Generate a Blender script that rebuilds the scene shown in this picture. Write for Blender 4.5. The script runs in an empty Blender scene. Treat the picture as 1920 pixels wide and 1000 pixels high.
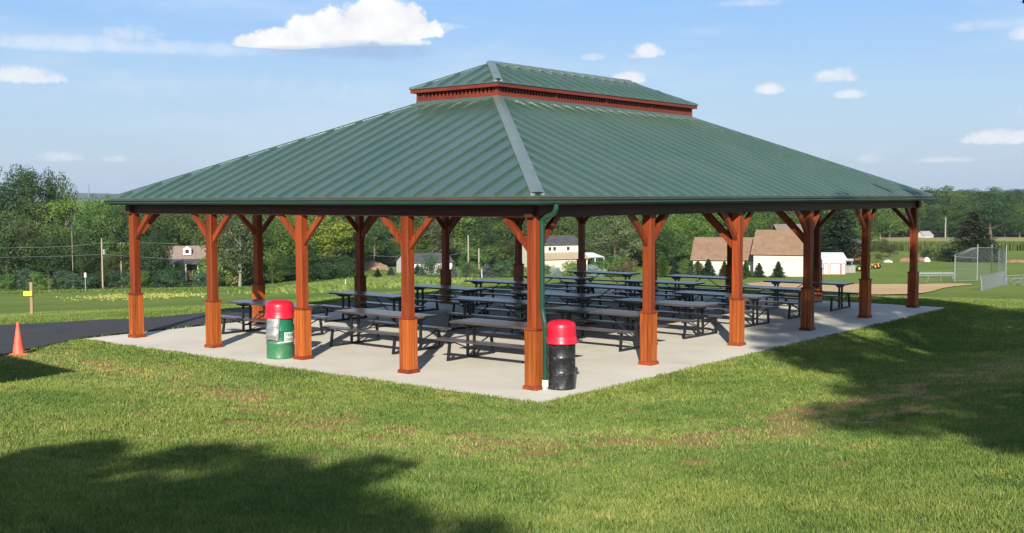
import bpy, math, random
import numpy as np
from mathutils import Vector, Matrix, noise as mnoise

random.seed(7); rng = np.random.default_rng(7)
S = 0.77
scene = bpy.context.scene
col = scene.collection
R = math.radians

# ------------------------------------------------------------------ camera
CAM = np.array([-20.0345, -15.6478, 4.308]) * S
YAW, PIT, ROLL, F = 0.6827, -0.0603, -0.0042, 2127.2
fw = np.array([math.cos(PIT)*math.cos(YAW), math.cos(PIT)*math.sin(YAW), math.sin(PIT)])
r0 = np.array([math.sin(YAW), -math.cos(YAW), 0.0]); u0 = np.cross(r0, fw)
rt = math.cos(ROLL)*r0 + math.sin(ROLL)*u0
up = -math.sin(ROLL)*r0 + math.cos(ROLL)*u0
HF = np.array([math.cos(YAW), math.sin(YAW)]); HR = np.array([math.sin(YAW), -math.cos(YAW)])
cd = bpy.data.cameras.new('camera'); cam = bpy.data.objects.new('camera', cd); col.objects.link(cam)
cd.sensor_width = 36; cd.lens = F/1920*36; cd.clip_end = 20000; cd.clip_start = 0.1
M = Matrix(((rt[0], up[0], -fw[0], CAM[0]), (rt[1], up[1], -fw[1], CAM[1]), (rt[2], up[2], -fw[2], CAM[2]), (0, 0, 0, 1)))
cam.matrix_world = M
scene.camera = cam

def ray(px, py): return fw*F + rt*(px-960) - up*(py-500)
def horizon(px):
    d = fw.copy(); d[2] = 0; d = d + 0*rt
    a = (px-960)/F
    v = np.array([HF[0]+HR[0]*a, HF[1]+HR[1]*a, 0.0])
    return 500 - F*(v@up)/(v@fw)

# ------------------------------------------------------------------ terrain
SX0, SX1, SY0, SY1 = -1.0, 18.93, -0.90, 12.95
A, B = 3.0464, 3.684
LX, LY = 5*B, 4*A
PROF = [
 (-1500, [(31,'z',-.004),(60,583),(100,563),(165,546),(250,'z',-11),(600,'z',-8),(1000,'z',-2),(2500,'z',2),(9000,'z',5)]),
 (0,   [(31,'z',-.004),(60,583),(100,563),(165,546),(250,'z',-11),(600,'z',-8),(1000,'z',-2),(2500,'z',2),(9000,'z',5)]),
 (480, [(34.5,'z',-.004),(60,564),(100,550),(165,538),(250,'z',-11),(600,'z',-8),(1000,'z',-2),(2500,'z',2),(9000,'z',5)]),
 (700, [(38.5,'z',-.004),(70,542),(100,531),(135,521),(200,501),(260,'z',-11.5),(600,'z',-8),(1000,'z',-2),(2500,'z',2),(9000,'z',5)]),
 (1050,[(44,'z',-.004),(70,532),(100,525.5),(135,521),(200,502),(260,'z',-11.5),(600,'z',-8),(1000,'z',-2),(2500,'z',2),(9000,'z',5)]),
 (1300,[(41,'z',-.004),(70,530),(100,524),(135,520),(155,517),(250,490),(400,'z',-11),(600,'z',-8),(1000,'z',-2),(2500,'z',2),(9000,'z',5)]),
 (1650,[(37,'z',-.004),(60,556),(80,545),(105,535),(128,528),(155,516),(220,492),(300,470),(400,446),(600,'z',-8),(1000,'z',-2),(2500,'z',2),(9000,'z',5)]),
 (1920,[(35,'z',-.004),(60,560),(80,550),(105,538),(128,530),(155,517),(220,492),(300,470),(400,446),(600,'z',-8),(1000,'z',-2),(2500,'z',2),(9000,'z',5)]),
 (3500,[(35,'z',-.004),(60,560),(80,550),(105,538),(128,530),(155,517),(220,492),(300,470),(400,446),(600,'z',-8),(1000,'z',-2),(2500,'z',2),(9000,'z',5)]),
]
_cols = []
for px, kn in PROF:
    ds, zs = [], []
    for k in kn:
        ds.append(k[0]); zs.append(k[2] if k[1] == 'z' else CAM[2]-k[0]*(k[1]-horizon(px))/F)
    _cols.append((px, np.array(ds, float), np.array(zs)))
def sstep(a, b, x):
    t = np.clip((x-a)/(b-a), 0, 1); return t*t*(3-2*t)
def rdist(x, y):
    return np.hypot(np.maximum(np.maximum(SX0-x, x-SX1), 0), np.maximum(np.maximum(SY0-y, y-SY1), 0))
def H(x, y):
    x = np.asarray(x, float); y = np.asarray(y, float)
    dx, dy = x-CAM[0], y-CAM[1]
    d = dx*HF[0]+dy*HF[1]; l = dx*HR[0]+dy*HR[1]
    px = np.clip(960+F*l/np.maximum(d, 8.0), -1500, 3500)
    far = np.zeros_like(d); pxs = [c[0] for c in _cols]
    zz = [np.interp(d, c[1], c[2]) for c in _cols]
    for i in range(len(_cols)-1):
        m = (px >= pxs[i]) & (px <= pxs[i+1])
        t = (px-pxs[i])/(pxs[i+1]-pxs[i])
        far = np.where(m, zz[i]*(1-t)+zz[i+1]*t, far)
    r = rdist(x, y)
    near = 1.75*np.clip((r-0.8)/17.3, 0, 1)*sstep(27, 15, d) 
    near = near + 0.012*np.sin(x*1.3+0.7*y)*np.cos(y*1.1-.4*x)*np.clip(r, 0, 1)
    return far + near
def Hs(x, y): return float(H(np.array([x]), np.array([y]))[0])
def ground_at(px, py):
    dr = ray(px, py); hn = math.hypot(dr[0], dr[1]); dr = dr/hn
    t = 4.0
    while t < 5000:
        p = CAM+dr*t
        if p[2] < Hs(p[0], p[1]): break
        t *= 1.012
    lo, hi = t/1.012, t
    for _ in range(25):
        m = (lo+hi)/2; p = CAM+dr*m
        if p[2] < Hs(p[0], p[1]): hi = m
        else: lo = m
    return CAM+dr*hi
def depth_of(p): return (p[0]-CAM[0])*HF[0]+(p[1]-CAM[1])*HF[1]
def at(px, d, h=0.0):
    l = (px-960)/F*d
    x = CAM[0]+HF[0]*d+HR[0]*l; y = CAM[1]+HF[1]*d+HR[1]*l
    return np.array([x, y, Hs(x, y)+h])

# ------------------------------------------------------------------ material helpers
def newmat(name):
    m = bpy.data.materials.new(name); m.use_nodes = True
    nt = m.node_tree; b = nt.nodes['Principled BSDF']; return m, nt, b
def N(nt, t, **kw):
    n = nt.nodes.new(t)
    for k, v in kw.items():
        if k == 'ins':
            for i, val in v.items(): n.inputs[i].default_value = val
        else: setattr(n, k, v)
    return n
def ramp(nt, fac, stops):
    r = nt.nodes.new('ShaderNodeValToRGB'); e = r.color_ramp.elements
    while len(e) < len(stops): e.new(0.5)
    for el, (p, c) in zip(e, stops): el.position = p; el.color = (*c, 1) if len(c) == 3 else c
    nt.links.new(fac, r.inputs[0]); return r.outputs[0]
def noise_mat(name, c1, c2, scale=4, rough=.6, detail=6, stretch=(1, 1, 1), bump=0, bscale=None, metal=0, spec=.5, c3=None, space='Object', lo=.35, hi=.65):
    m, nt, b = newmat(name); L = nt.links.new
    tc = N(nt, 'ShaderNodeTexCoord'); mp = N(nt, 'ShaderNodeMapping'); mp.inputs['Scale'].default_value = stretch
    L(tc.outputs[space], mp.inputs[0])
    ns = N(nt, 'ShaderNodeTexNoise', ins={'Scale': scale, 'Detail': detail, 'Roughness': .6}); L(mp.outputs[0], ns.inputs['Vector'])
    st = [(lo, c1), (hi, c2)]
    if c3: st.append((min(.98, hi+.15), c3))
    L(ramp(nt, ns.outputs['Fac'], st), b.inputs['Base Color'])
    b.inputs['Roughness'].default_value = rough; b.inputs['Metallic'].default_value = metal
    b.inputs['Specular IOR Level'].default_value = spec
    if bump:
        n2 = N(nt, 'ShaderNodeTexNoise', ins={'Scale': bscale or scale*4, 'Detail': 5}); L(mp.outputs[0], n2.inputs['Vector'])
        bp = N(nt, 'ShaderNodeBump', ins={'Strength': bump, 'Distance': .02}); L(n2.outputs['Fac'], bp.inputs['Height']); L(bp.outputs[0], b.inputs['Normal'])
    return m
def wood_mat(name, c1, c2, rough=.5, axis='z'):
    st = {'z': (1, 1, .05), 'x': (.05, 1, 1), 'y': (1, .05, 1)}[axis]
    m, nt, b = newmat(name); L = nt.links.new
    tc = N(nt, 'ShaderNodeTexCoord'); mp = N(nt, 'ShaderNodeMapping'); mp.inputs['Scale'].default_value = st
    L(tc.outputs['Object'], mp.inputs[0])
    oi = N(nt, 'ShaderNodeObjectInfo'); ad = N(nt, 'ShaderNodeVectorMath', operation='ADD'); L(mp.outputs[0], ad.inputs[0])
    sc = N(nt, 'ShaderNodeMath', operation='MULTIPLY', ins={1: 37.0}); L(oi.outputs['Random'], sc.inputs[0]); L(sc.outputs[0], ad.inputs[1])
    ns = N(nt, 'ShaderNodeTexNoise', ins={'Scale': 22, 'Detail': 5, 'Roughness': .6, 'Distortion': .4}); L(ad.outputs[0], ns.inputs['Vector'])
    n2 = N(nt, 'ShaderNodeTexNoise', ins={'Scale': 2.5, 'Detail': 3}); L(ad.outputs[0], n2.inputs['Vector'])
    mx = N(nt, 'ShaderNodeMath', operation='ADD'); L(ns.outputs['Fac'], mx.inputs[0]); L(n2.outputs['Fac'], mx.inputs[1])
    hf = N(nt, 'ShaderNodeMath', operation='MULTIPLY', ins={1: .5}); L(mx.outputs[0], hf.inputs[0])
    L(ramp(nt, hf.outputs[0], [(.36, c1), (.55, c2), (.68, tuple(min(1, v*1.25) for v in c2))]), b.inputs['Base Color'])
    hv_ = N(nt, 'ShaderNodeHueSaturation'); mv = N(nt, 'ShaderNodeMapRange', ins={'To Min': .82, 'To Max': 1.16}); L(oi.outputs['Random'], mv.inputs['Value']); L(mv.outputs[0], hv_.inputs['Value'])
    L(b.inputs['Base Color'].links[0].from_socket, hv_.inputs['Color']); L(hv_.outputs[0], b.inputs['Base Color'])
    b.inputs['Roughness'].default_value = rough; b.inputs['Specular IOR Level'].default_value = .3
    bp = N(nt, 'ShaderNodeBump', ins={'Strength': .25, 'Distance': .004}); L(ns.outputs['Fac'], bp.inputs['Height']); L(bp.outputs[0], b.inputs['Normal'])
    return m
def leaf_mat(name, rough=.6):
    m, nt, b = newmat(name); L = nt.links.new
    oi = N(nt, 'ShaderNodeObjectInfo')
    at_ = N(nt, 'ShaderNodeAttribute', attribute_name='tint')
    hs = N(nt, 'ShaderNodeHueSaturation')
    mr = N(nt, 'ShaderNodeMapRange', ins={'To Min': .55, 'To Max': 1.5}); L(at_.outputs['Fac'], mr.inputs['Value'])
    L(mr.outputs[0], hs.inputs['Value'])
    mh = N(nt, 'ShaderNodeMapRange', ins={'To Min': .52, 'To Max': .48}); L(at_.outputs['Fac'], mh.inputs['Value']); L(mh.outputs[0], hs.inputs['Hue'])
    L(oi.outputs['Color'], hs.inputs['Color'])
    L(hs.outputs[0], b.inputs['Base Color']); b.inputs['Roughness'].default_value = rough
    b.inputs['Specular IOR Level'].default_value = .25
    tr = N(nt, 'ShaderNodeBsdfTranslucent'); L(hs.outputs[0], tr.inputs[0])
    mx = N(nt, 'ShaderNodeMixShader', ins={0: .22}); out = nt.nodes['Material Output']
    L(b.outputs[0], mx.inputs[1]); L(tr.outputs[0], mx.inputs[2]); L(mx.outputs[0], out.inputs[0])
    return m

MAT = {}
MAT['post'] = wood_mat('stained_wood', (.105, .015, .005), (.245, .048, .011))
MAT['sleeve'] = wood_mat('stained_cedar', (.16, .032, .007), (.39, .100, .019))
MAT['trimwood'] = wood_mat('stained_trim', (.14, .026, .009), (.23, .045, .014))
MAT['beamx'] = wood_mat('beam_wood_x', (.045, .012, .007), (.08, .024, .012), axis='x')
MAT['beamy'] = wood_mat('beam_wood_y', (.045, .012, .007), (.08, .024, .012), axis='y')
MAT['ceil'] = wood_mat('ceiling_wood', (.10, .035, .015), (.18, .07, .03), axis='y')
MAT['redwood'] = wood_mat('cupola_stain', (.105, .017, .010), (.165, .030, .016), axis='x')
MAT['fascia'] = noise_mat('fascia_copper', (.12, .045, .025), (.17, .065, .04), 3, .45)
MAT['roof'] = noise_mat('green_standing_seam_steel', (.032, .074, .048), (.043, .088, .060), .6, .27, detail=4, spec=.5, stretch=(1, 1, 1))
MAT['roof'].node_tree.nodes['Principled BSDF'].inputs['IOR'].default_value = 2.35
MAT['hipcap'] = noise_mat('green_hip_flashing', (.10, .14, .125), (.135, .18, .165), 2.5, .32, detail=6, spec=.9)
MAT['gutter'] = noise_mat('green_gutter_metal', (.010, .040, .028), (.014, .050, .034), 2, .3, spec=.6)
MAT['spout'] = noise_mat('green_downspout_metal', (.012, .052, .034), (.017, .064, .042), 2, .28, spec=.6)
MAT['white'] = noise_mat('white_plastic', (.60, .60, .58), (.66, .66, .64), 3, .5)
MAT['blackmetal'] = noise_mat('black_powder_coat', (.008, .008, .010), (.015, .015, .018), 8, .42)
MAT['plank'] = noise_mat('table_plank_composite', (.050, .038, .036), (.080, .064, .060), 5, .24, stretch=(3, .3, 1), spec=.8)
MAT['redlid'] = noise_mat('red_plastic_lid', (.60, .008, .028), (.68, .012, .036), 4, .38)
MAT['bark'] = noise_mat('tree_bark', (.07, .055, .04), (.17, .14, .11), 6, .9, stretch=(1, 1, .2))
MAT['palebark'] = noise_mat('pale_tree_bark', (.22, .19, .15), (.34, .30, .25), 6, .9, stretch=(1, 1, .2))
MAT['leaf'] = leaf_mat('broad_leaves'); MAT['needle'] = leaf_mat('needles', .7)
MAT['wood'] = wood_mat('weathered_post_wood', (.20, .13, .07), (.33, .23, .13))
MAT['greywood'] = wood_mat('grey_weathered_wood', (.20, .19, .17), (.34, .32, .29))
MAT['galv'] = noise_mat('galvanised_steel', (.22, .235, .25), (.32, .335, .35), 5, .45, metal=.3)
MAT['wire'] = noise_mat('fence_wire', (.15, .17, .18), (.22, .24, .25), 5, .5)
MAT['glass'] = noise_mat('dark_window_glass', (.02, .025, .03), (.04, .045, .05), 2, .12)
MAT['cream'] = noise_mat('cream_siding', (.56, .51, .41), (.61, .56, .46), .8, .7, stretch=(.2, .2, 8))
MAT['whitewall'] = noise_mat('white_siding', (.53, .50, .44), (.58, .55, .49), .8, .7, stretch=(.3, .3, 8))
MAT['brownroof'] = noise_mat('brown_shingles', (.20, .125, .070), (.265, .165, .10), 1.2, .85, detail=8)
MAT['greyroof'] = noise_mat('grey_shingles', (.05, .05, .055), (.085, .083, .085), 1.5, .85, detail=8)
MAT['paleroof'] = noise_mat('pale_metal_roof', (.5, .5, .5), (.62, .62, .62), 1.5, .6)
MAT['brick'] = noise_mat('red_brick', (.25, .08, .05), (.36, .13, .08), 6, .8)

# concrete
m, nt, b = newmat('concrete'); L = nt.links.new; MAT['concrete'] = m
tc = N(nt, 'ShaderNodeTexCoord')
n1 = N(nt, 'ShaderNodeTexNoise', ins={'Scale': .55, 'Detail': 7, 'Roughness': .65}); L(tc.outputs['Object'], n1.inputs['Vector'])
n2 = N(nt, 'ShaderNodeTexNoise', ins={'Scale': 60, 'Detail': 3}); L(tc.outputs['Object'], n2.inputs['Vector'])
c1 = ramp(nt, n1.outputs['Fac'], [(.3, (.57, .53, .445)), (.52, (.67, .63, .53)), (.72, (.72, .68, .575))])
c2 = ramp(nt, n2.outputs['Fac'], [(.3, (.86, .86, .86)), (.7, (1.06, 1.06, 1.06))])
mx = N(nt, 'ShaderNodeMix', data_type='RGBA', blend_type='MULTIPLY', ins={0: 1.0}); L(c1, mx.inputs[6]); L(c2, mx.inputs[7])
L(mx.outputs[2], b.inputs['Base Color']); b.inputs['Roughness'].default_value = .75
bp = N(nt, 'ShaderNodeBump', ins={'Strength': .15, 'Distance': .004}); L(n2.outputs['Fac'], bp.inputs['Height']); L(bp.outputs[0], b.inputs['Normal'])
# asphalt
MAT['asphalt'] = noise_mat('asphalt', (.028, .026, .024), (.042, .039, .036), 1.2, .8, detail=8, bump=.3, bscale=120)
MAT['dirt'] = noise_mat('infield_dirt', (.47, .29, .125), (.58, .38, .18), .15, .95, detail=8)

# ground (grass) material
m, nt, b = newmat('lawn_ground'); L = nt.links.new; MAT['ground'] = m
geo = N(nt, 'ShaderNodeNewGeometry')
nA = N(nt, 'ShaderNodeTexNoise', ins={'Scale': .045, 'Detail': 5, 'Roughness': .6}); L(geo.outputs['Position'], nA.inputs['Vector'])
nB = N(nt, 'ShaderNodeTexNoise', ins={'Scale': .9, 'Detail': 8, 'Roughness': .7}); L(geo.outputs['Position'], nB.inputs['Vector'])
nC = N(nt, 'ShaderNodeTexNoise', ins={'Scale': 26, 'Detail': 6, 'Roughness': .75}); L(geo.outputs['Position'], nC.inputs['Vector'])
ca = ramp(nt, nA.outputs['Fac'], [(.32, (.120, .180, .030)), (.5, (.160, .222, .040)), (.68, (.205, .255, .055))])
cb = ramp(nt, nB.outputs['Fac'], [(.3, (.74, .78, .72)), (.55, (1, 1, 1)), (.75, (1.22, 1.14, 1.1))])
cc = ramp(nt, nC.outputs['Fac'], [(.3, (.55, .58, .5)), (.5, (.95, .95, .95)), (.7, (1.4, 1.35, 1.3))])
m1 = N(nt, 'ShaderNodeMix', data_type='RGBA', blend_type='MULTIPLY', ins={0: 1.0}); L(ca, m1.inputs[6]); L(cb, m1.inputs[7])
m2 = N(nt, 'ShaderNodeMix', data_type='RGBA', blend_type='MULTIPLY', ins={0: .8}); L(m1.outputs[2], m2.inputs[6]); L(cc, m2.inputs[7])
ta = N(nt, 'ShaderNodeAttribute', attribute_name='thatch')
mth = N(nt, 'ShaderNodeMix', data_type='RGBA'); L(ta.outputs['Fac'], mth.inputs[0]); L(m2.outputs[2], mth.inputs[6]); mth.inputs[7].default_value = (.075, .095, .028, 1)
m2 = mth
da = N(nt, 'ShaderNodeAttribute', attribute_name='dirt')
dc = ramp(nt, nC.outputs['Fac'], [(.3, (.24, .145, .055)), (.7, (.43, .27, .11))])
m3 = N(nt, 'ShaderNodeMix', data_type='RGBA'); L(da.outputs['Fac'], m3.inputs[0]); L(m2.outputs[2], m3.inputs[6]); L(dc, m3.inputs[7])
L(m3.outputs[2], b.inputs['Base Color']); b.inputs['Roughness'].default_value = .95; b.inputs['Specular IOR Level'].default_value = .1
bp = N(nt, 'ShaderNodeBump', ins={'Strength': .6, 'Distance': .03}); L(nC.outputs['Fac'], bp.inputs['Height']); L(bp.outputs[0], b.inputs['Normal'])

m, nt, b = newmat('grass_blades'); L = nt.links.new; MAT['grass'] = m
at_ = N(nt, 'ShaderNodeAttribute', attribute_name='tint')
geo = N(nt, 'ShaderNodeNewGeometry'); nB = N(nt, 'ShaderNodeTexNoise', ins={'Scale': .35, 'Detail': 6}); L(geo.outputs['Position'], nB.inputs['Vector'])
cg = ramp(nt, at_.outputs['Fac'], [(.0, (.066, .132, .024)), (.5, (.178, .265, .055)), (.80, (.295, .36, .095)), (.95, (.50, .41, .18))])
cb = ramp(nt, nB.outputs['Fac'], [(.3, (.70, .82, .78)), (.7, (1.32, 1.13, 1.12))])
m1 = N(nt, 'ShaderNodeMix', data_type='RGBA', blend_type='MULTIPLY', ins={0: 1.0}); L(cg, m1.inputs[6]); L(cb, m1.inputs[7])
L(m1.outputs[2], b.inputs['Base Color']); b.inputs['Roughness'].default_value = .55; b.inputs['Specular IOR Level'].default_value = .25
tr = N(nt, 'ShaderNodeBsdfTranslucent'); L(m1.outputs[2], tr.inputs[0])
mxs = N(nt, 'ShaderNodeMixShader', ins={0: .3}); L(b.outputs[0], mxs.inputs[1]); L(tr.outputs[0], mxs.inputs[2]); L(mxs.outputs[0], nt.nodes['Material Output'].inputs[0])

# ------------------------------------------------------------------ mesh builder
class MB:
    def __init__(s): s.v = []; s.f = []
    def quadstrip(s, *a): pass
    def add(s, vs, fs):
        o = len(s.v); s.v += [tuple(map(float, v)) for v in vs]; s.f += [tuple(i+o for i in f) for f in fs]; return s
    def box(s, x0, x1, y0, y1, z0, z1):
        return s.add([(x0,y0,z0),(x1,y0,z0),(x1,y1,z0),(x0,y1,z0),(x0,y0,z1),(x1,y0,z1),(x1,y1,z1),(x0,y1,z1)],
                     [(0,3,2,1),(4,5,6,7),(0,1,5,4),(1,2,6,5),(2,3,7,6),(3,0,4,7)])
    def cbox(s, x0, x1, y0, y1, z0, z1, c=.006):
        # box with chamfered vertical edges
        p = [(x0+c,y0),(x1-c,y0),(x1,y0+c),(x1,y1-c),(x1-c,y1),(x0+c,y1),(x0,y1-c),(x0,y0+c)]
        vs = [(*q, z0) for q in p]+[(*q, z1) for q in p]
        return s.add(vs, [tuple(range(7,-1,-1)), tuple(range(8,16))]+[(i,(i+1)%8,8+(i+1)%8,8+i) for i in range(8)])
    def bar(s, p, q, w, h, upv=(0,0,1)):
        p = np.array(p, float); q = np.array(q, float); d = q-p; d /= np.linalg.norm(d)
        u = np.array(upv, float)
        if abs(d@u) > .98: u = np.array([1., 0, 0])
        a = np.cross(d, u); a /= np.linalg.norm(a); b_ = np.cross(a, d)
        vs = []
        for c in (p, q):
            for sx, sy in ((-1,-1),(1,-1),(1,1),(-1,1)): vs.append(c+a*sx*w/2+b_*sy*h/2)
        return s.add(vs, [(0,3,2,1),(4,5,6,7),(0,1,5,4),(1,2,6,5),(2,3,7,6),(3,0,4,7)])
    def tube(s, pts, rad, n=8, cap=True):
        pts = [np.array(p, float) for p in pts]
        if not hasattr(rad, '__len__'): rad = [rad]*len(pts)
        prev = None; o = len(s.v); vs = []; fs = []
        for i, p in enumerate(pts):
            d = pts[min(i+1, len(pts)-1)]-pts[max(i-1, 0)]; d = d/(np.linalg.norm(d)+1e-9)
            if prev is None:
                u = np.array([0, 0, 1.]) if abs(d[2]) < .9 else np.array([1., 0, 0])
                a = np.cross(d, u)
            else: a = prev-d*(prev@d)
            a /= np.linalg.norm(a)+1e-9; prev = a; b_ = np.cross(d, a)
            for k in range(n):
                t = 2*math.pi*k/n; vs.append(p+(a*math.cos(t)+b_*math.sin(t))*rad[i])
        for i in range(len(pts)-1):
            for k in range(n):
                fs.append((i*n+k, i*n+(k+1)%n, (i+1)*n+(k+1)%n, (i+1)*n+k))
        if cap: fs.append(tuple(range(n-1, -1, -1))); fs.append(tuple((len(pts)-1)*n+k for k in range(n)))
        return s.add(vs, fs)
    def lathe(s, prof, n=48, c=(0, 0, 0), cap=True):
        vs = []; fs = []
        for r_, z in prof:
            for k in range(n):
                t = 2*math.pi*k/n; vs.append((c[0]+r_*math.cos(t), c[1]+r_*math.sin(t), c[2]+z))
        for i in range(len(prof)-1):
            for k in range(n): fs.append((i*n+k, i*n+(k+1)%n, (i+1)*n+(k+1)%n, (i+1)*n+k))
        if cap: fs.append(tuple(range(n-1, -1, -1))); fs.append(tuple((len(prof)-1)*n+k for k in range(n)))
        return s.add(vs, fs)
    def mesh(s, name, mat, smooth=False):
        me = bpy.data.meshes.new(name); me.from_pydata(s.v, [], s.f); me.update()
        mats = mat if isinstance(mat, (list, tuple)) else [mat]
        for m_ in mats: me.materials.append(m_)
        if smooth:
            me.polygons.foreach_set('use_smooth', [True]*len(me.polygons)); 
            try: me.set_sharp_from_angle(angle=R(38))
            except Exception: pass
        return me
    def build(s, name, mat, parent=None, smooth=False, loc=None):
        return link(name, s.mesh(name, mat, smooth), parent, loc)
def link(name, me, parent=None, loc=None):
    o = bpy.data.objects.new(name, me); col.objects.link(o)
    if parent is not None: o.parent = parent
    if loc is not None: o.location = loc
    return o
def empty(name, loc=(0,0,0), rz=0, parent=None):
    o = bpy.data.objects.new(name, None); col.objects.link(o); o.location = loc; o.rotation_euler = (0,0,rz)
    o.empty_display_size = .3
    if parent is not None: o.parent = parent
    return o
def tag(o, label=None, cat=None, group=None, kind=None):
    if label: o['label'] = label
    if cat: o['category'] = cat
    if group: o['group'] = group
    if kind: o['kind'] = kind
    return o
def copy_tree(o, parent=None):
    c = o.copy(); col.objects.link(c)
    if parent is not None: c.parent = parent
    for ch in list(o.children): copy_tree(ch, c)
    return c
def np_mesh(name, verts, faces_n, nper, mat, attrs=None):
    """verts (N,3), faces consecutive with nper verts each"""
    me = bpy.data.meshes.new(name); n = len(verts); nf = n//nper
    me.vertices.add(n); me.vertices.foreach_set('co', np.asarray(verts, np.float32).ravel())
    me.loops.add(n); me.loops.foreach_set('vertex_index', np.arange(n, dtype=np.int32))
    me.polygons.add(nf); me.polygons.foreach_set('loop_start', np.arange(0, n, nper, dtype=np.int32))
    me.update(calc_edges=True)
    for k, a in (attrs or {}).items():
        at__ = me.attributes.new(k, 'FLOAT', 'POINT'); at__.data.foreach_set('value', np.asarray(a, np.float32))
    me.materials.append(mat); me.validate(); return me

# ------------------------------------------------------------------ ground sheet
def dirt_amount(x, y):
    """bare soil along the regraded band round the slab -> (bare, dry)"""
    r = float(rdist(x, y))
    d = (x-CAM[0])*HF[0]+(y-CAM[1])*HF[1]
    if r > 12 or d < 4 or d > 34: return 0.0, 0.0
    cb_ = 4.9-.42*min(6, max(0, y+1.2))+.10*max(0, x)
    band = math.exp(-((r-cb_)/1.35)**2)+.22*math.exp(-((r-cb_-2.2)/.9)**2)
    n1 = mnoise.fractal(Vector((x*2.3, y*2.3, 3.3)), .6, 2.2, 6)
    n2 = mnoise.noise(Vector((x*.45+9, y*.45, 1.7)))
    v = band*(.84+.5*n2)+1.05*n1-.44
    edge = math.exp(-(r/.14)**2)*(.45+.7*n1)
    dry = band*(.7+.5*n2)+.5*n1-.15+.6*math.exp(-(r/.3)**2)
    return max(0.0, min(1.0, v*1.9), min(1, edge*1.3)), max(0.0, min(1.0, dry))
def vnoise(x, y, sc, seed=0):
    """value noise, numpy"""
    x = x/sc; y = y/sc; xi = np.floor(x).astype(np.int64); yi = np.floor(y).astype(np.int64); fx = x-xi; fy = y-yi
    fx = fx*fx*(3-2*fx); fy = fy*fy*(3-2*fy)
    def h_(a, b_):
        n_ = (a*374761393+b_*668265263+seed*982451653) & 0x7fffffff
        n_ = ((n_ ^ (n_ >> 13))*1274126177) & 0x7fffffff
        return ((n_ ^ (n_ >> 16)) & 0xffff)/65535.0
    return (h_(xi, yi)*(1-fx)+h_(xi+1, yi)*fx)*(1-fy)+(h_(xi, yi+1)*(1-fx)+h_(xi+1, yi+1)*fx)*fy
def axis(lo, hi, fine_lo, fine_hi, step, growth=1.12):
    a = list(np.arange(fine_lo, fine_hi, step))
    s_ = step; x = a[-1]
    while x < hi: s_ *= growth; x += s_; a.append(x)
    s_ = step; x = a[0]; pre = []
    while x > lo: s_ *= growth; x -= s_; pre.append(x)
    return np.array(pre[::-1]+a)
da_ = axis(-80, 9000, 6, 34, .11, 1.045); la_ = axis(-7000, 7000, -15, 15, .13, 1.06)
D, Lm = np.meshgrid(da_, la_, indexing='ij')
GX = CAM[0]+HF[0]*D+HR[0]*Lm; GY = CAM[1]+HF[1]*D+HR[1]*Lm
GZ = H(GX, GY)
inside = (GX > SX0+.15) & (GX < SX1-.15) & (GY > SY0+.15) & (GY < SY1-.15)
GZ = np.where(inside, -.12, GZ)
nd, nl = D.shape
verts = np.stack([GX, GY, GZ], -1).reshape(-1, 3)
idx = np.arange(nd*nl).reshape(nd, nl)
q = np.stack([idx[:-1, :-1], idx[:-1, 1:], idx[1:, 1:], idx[1:, :-1]], -1).reshape(-1, 4)
me = bpy.data.meshes.new('ground'); me.vertices.add(len(verts)); me.vertices.foreach_set('co', verts.astype(np.float32).ravel())
me.loops.add(q.size); me.loops.foreach_set('vertex_index', q[:, ::-1].astype(np.int32).ravel())
me.polygons.add(len(q)); me.polygons.foreach_set('loop_start', np.arange(0, q.size, 4, dtype=np.int32)); me.update(calc_edges=True)
da = np.zeros(len(verts), np.float32); dry_ = np.zeros(len(verts), np.float32)
rr = rdist(GX, GY).ravel(); dd = D.ravel()
for i in np.nonzero((rr < 8) & (dd > 5) & (dd < 34) & (np.abs(Lm.ravel()) < 17))[0]:
    da[i], dry_[i] = dirt_amount(verts[i, 0], verts[i, 1])
t_ = me.attributes.new('thatch', 'FLOAT', 'POINT'); t_.data.foreach_set('value', (.62*(1-sstep(24, 42, dd))*(dd > 2)).astype(np.float32))
a_ = me.attributes.new('dirt', 'FLOAT', 'POINT'); a_.data.foreach_set('value', da)
me.materials.append(MAT['ground']); me.polygons.foreach_set('use_smooth', [True]*len(me.polygons))
g = link('ground', me); tag(g, kind='structure')
if me.polygons[0].normal.z < 0: me.flip_normals()

# slab
sb = MB(); sb.box(SX0, SX1, SY0, SY1, -.16, 0)
tag(sb.build('concrete_slab', MAT['concrete']), kind='structure')

# draped sheets
def draped(name, mat, poly, lift, step=1.0, kind='structure', flat=None):
    """triangulated polygon (world xy) subdivided onto the terrain"""
    import bmesh
    bm = bmesh.new(); vs = [bm.verts.new((p[0], p[1], 0)) for p in poly]; bm.faces.new(vs)
    xs = [p[0] for p in poly]; ys = [p[1] for p in poly]
    for lo, hi, no in ((min(xs), max(xs), (1,0,0)), (min(ys), max(ys), (0,1,0))):
        n = max(1, int((hi-lo)/step))
        for i in range(1, n):
            c = lo+(hi-lo)*i/n
            bmesh.ops.bisect_plane(bm, geom=bm.verts[:]+bm.edges[:]+bm.faces[:], plane_co=(c, c, 0), plane_no=no)
    bmesh.ops.triangulate(bm, faces=bm.faces[:])
    for v in bm.verts: v.co.z = Hs(v.co.x, v.co.y)+lift
    bmesh.ops.recalc_face_normals(bm, faces=bm.faces[:])
    me = bpy.data.meshes.new(name); bm.to_mesh(me); bm.free()
    if len(me.polygons) and me.polygons[0].normal.z < 0: me.flip_normals()
    me.materials.append(mat); o = link(name, me); tag(o, kind=kind); return o
def path_edge(pts): return [ground_at(*p)[:2] for p in pts]
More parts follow.
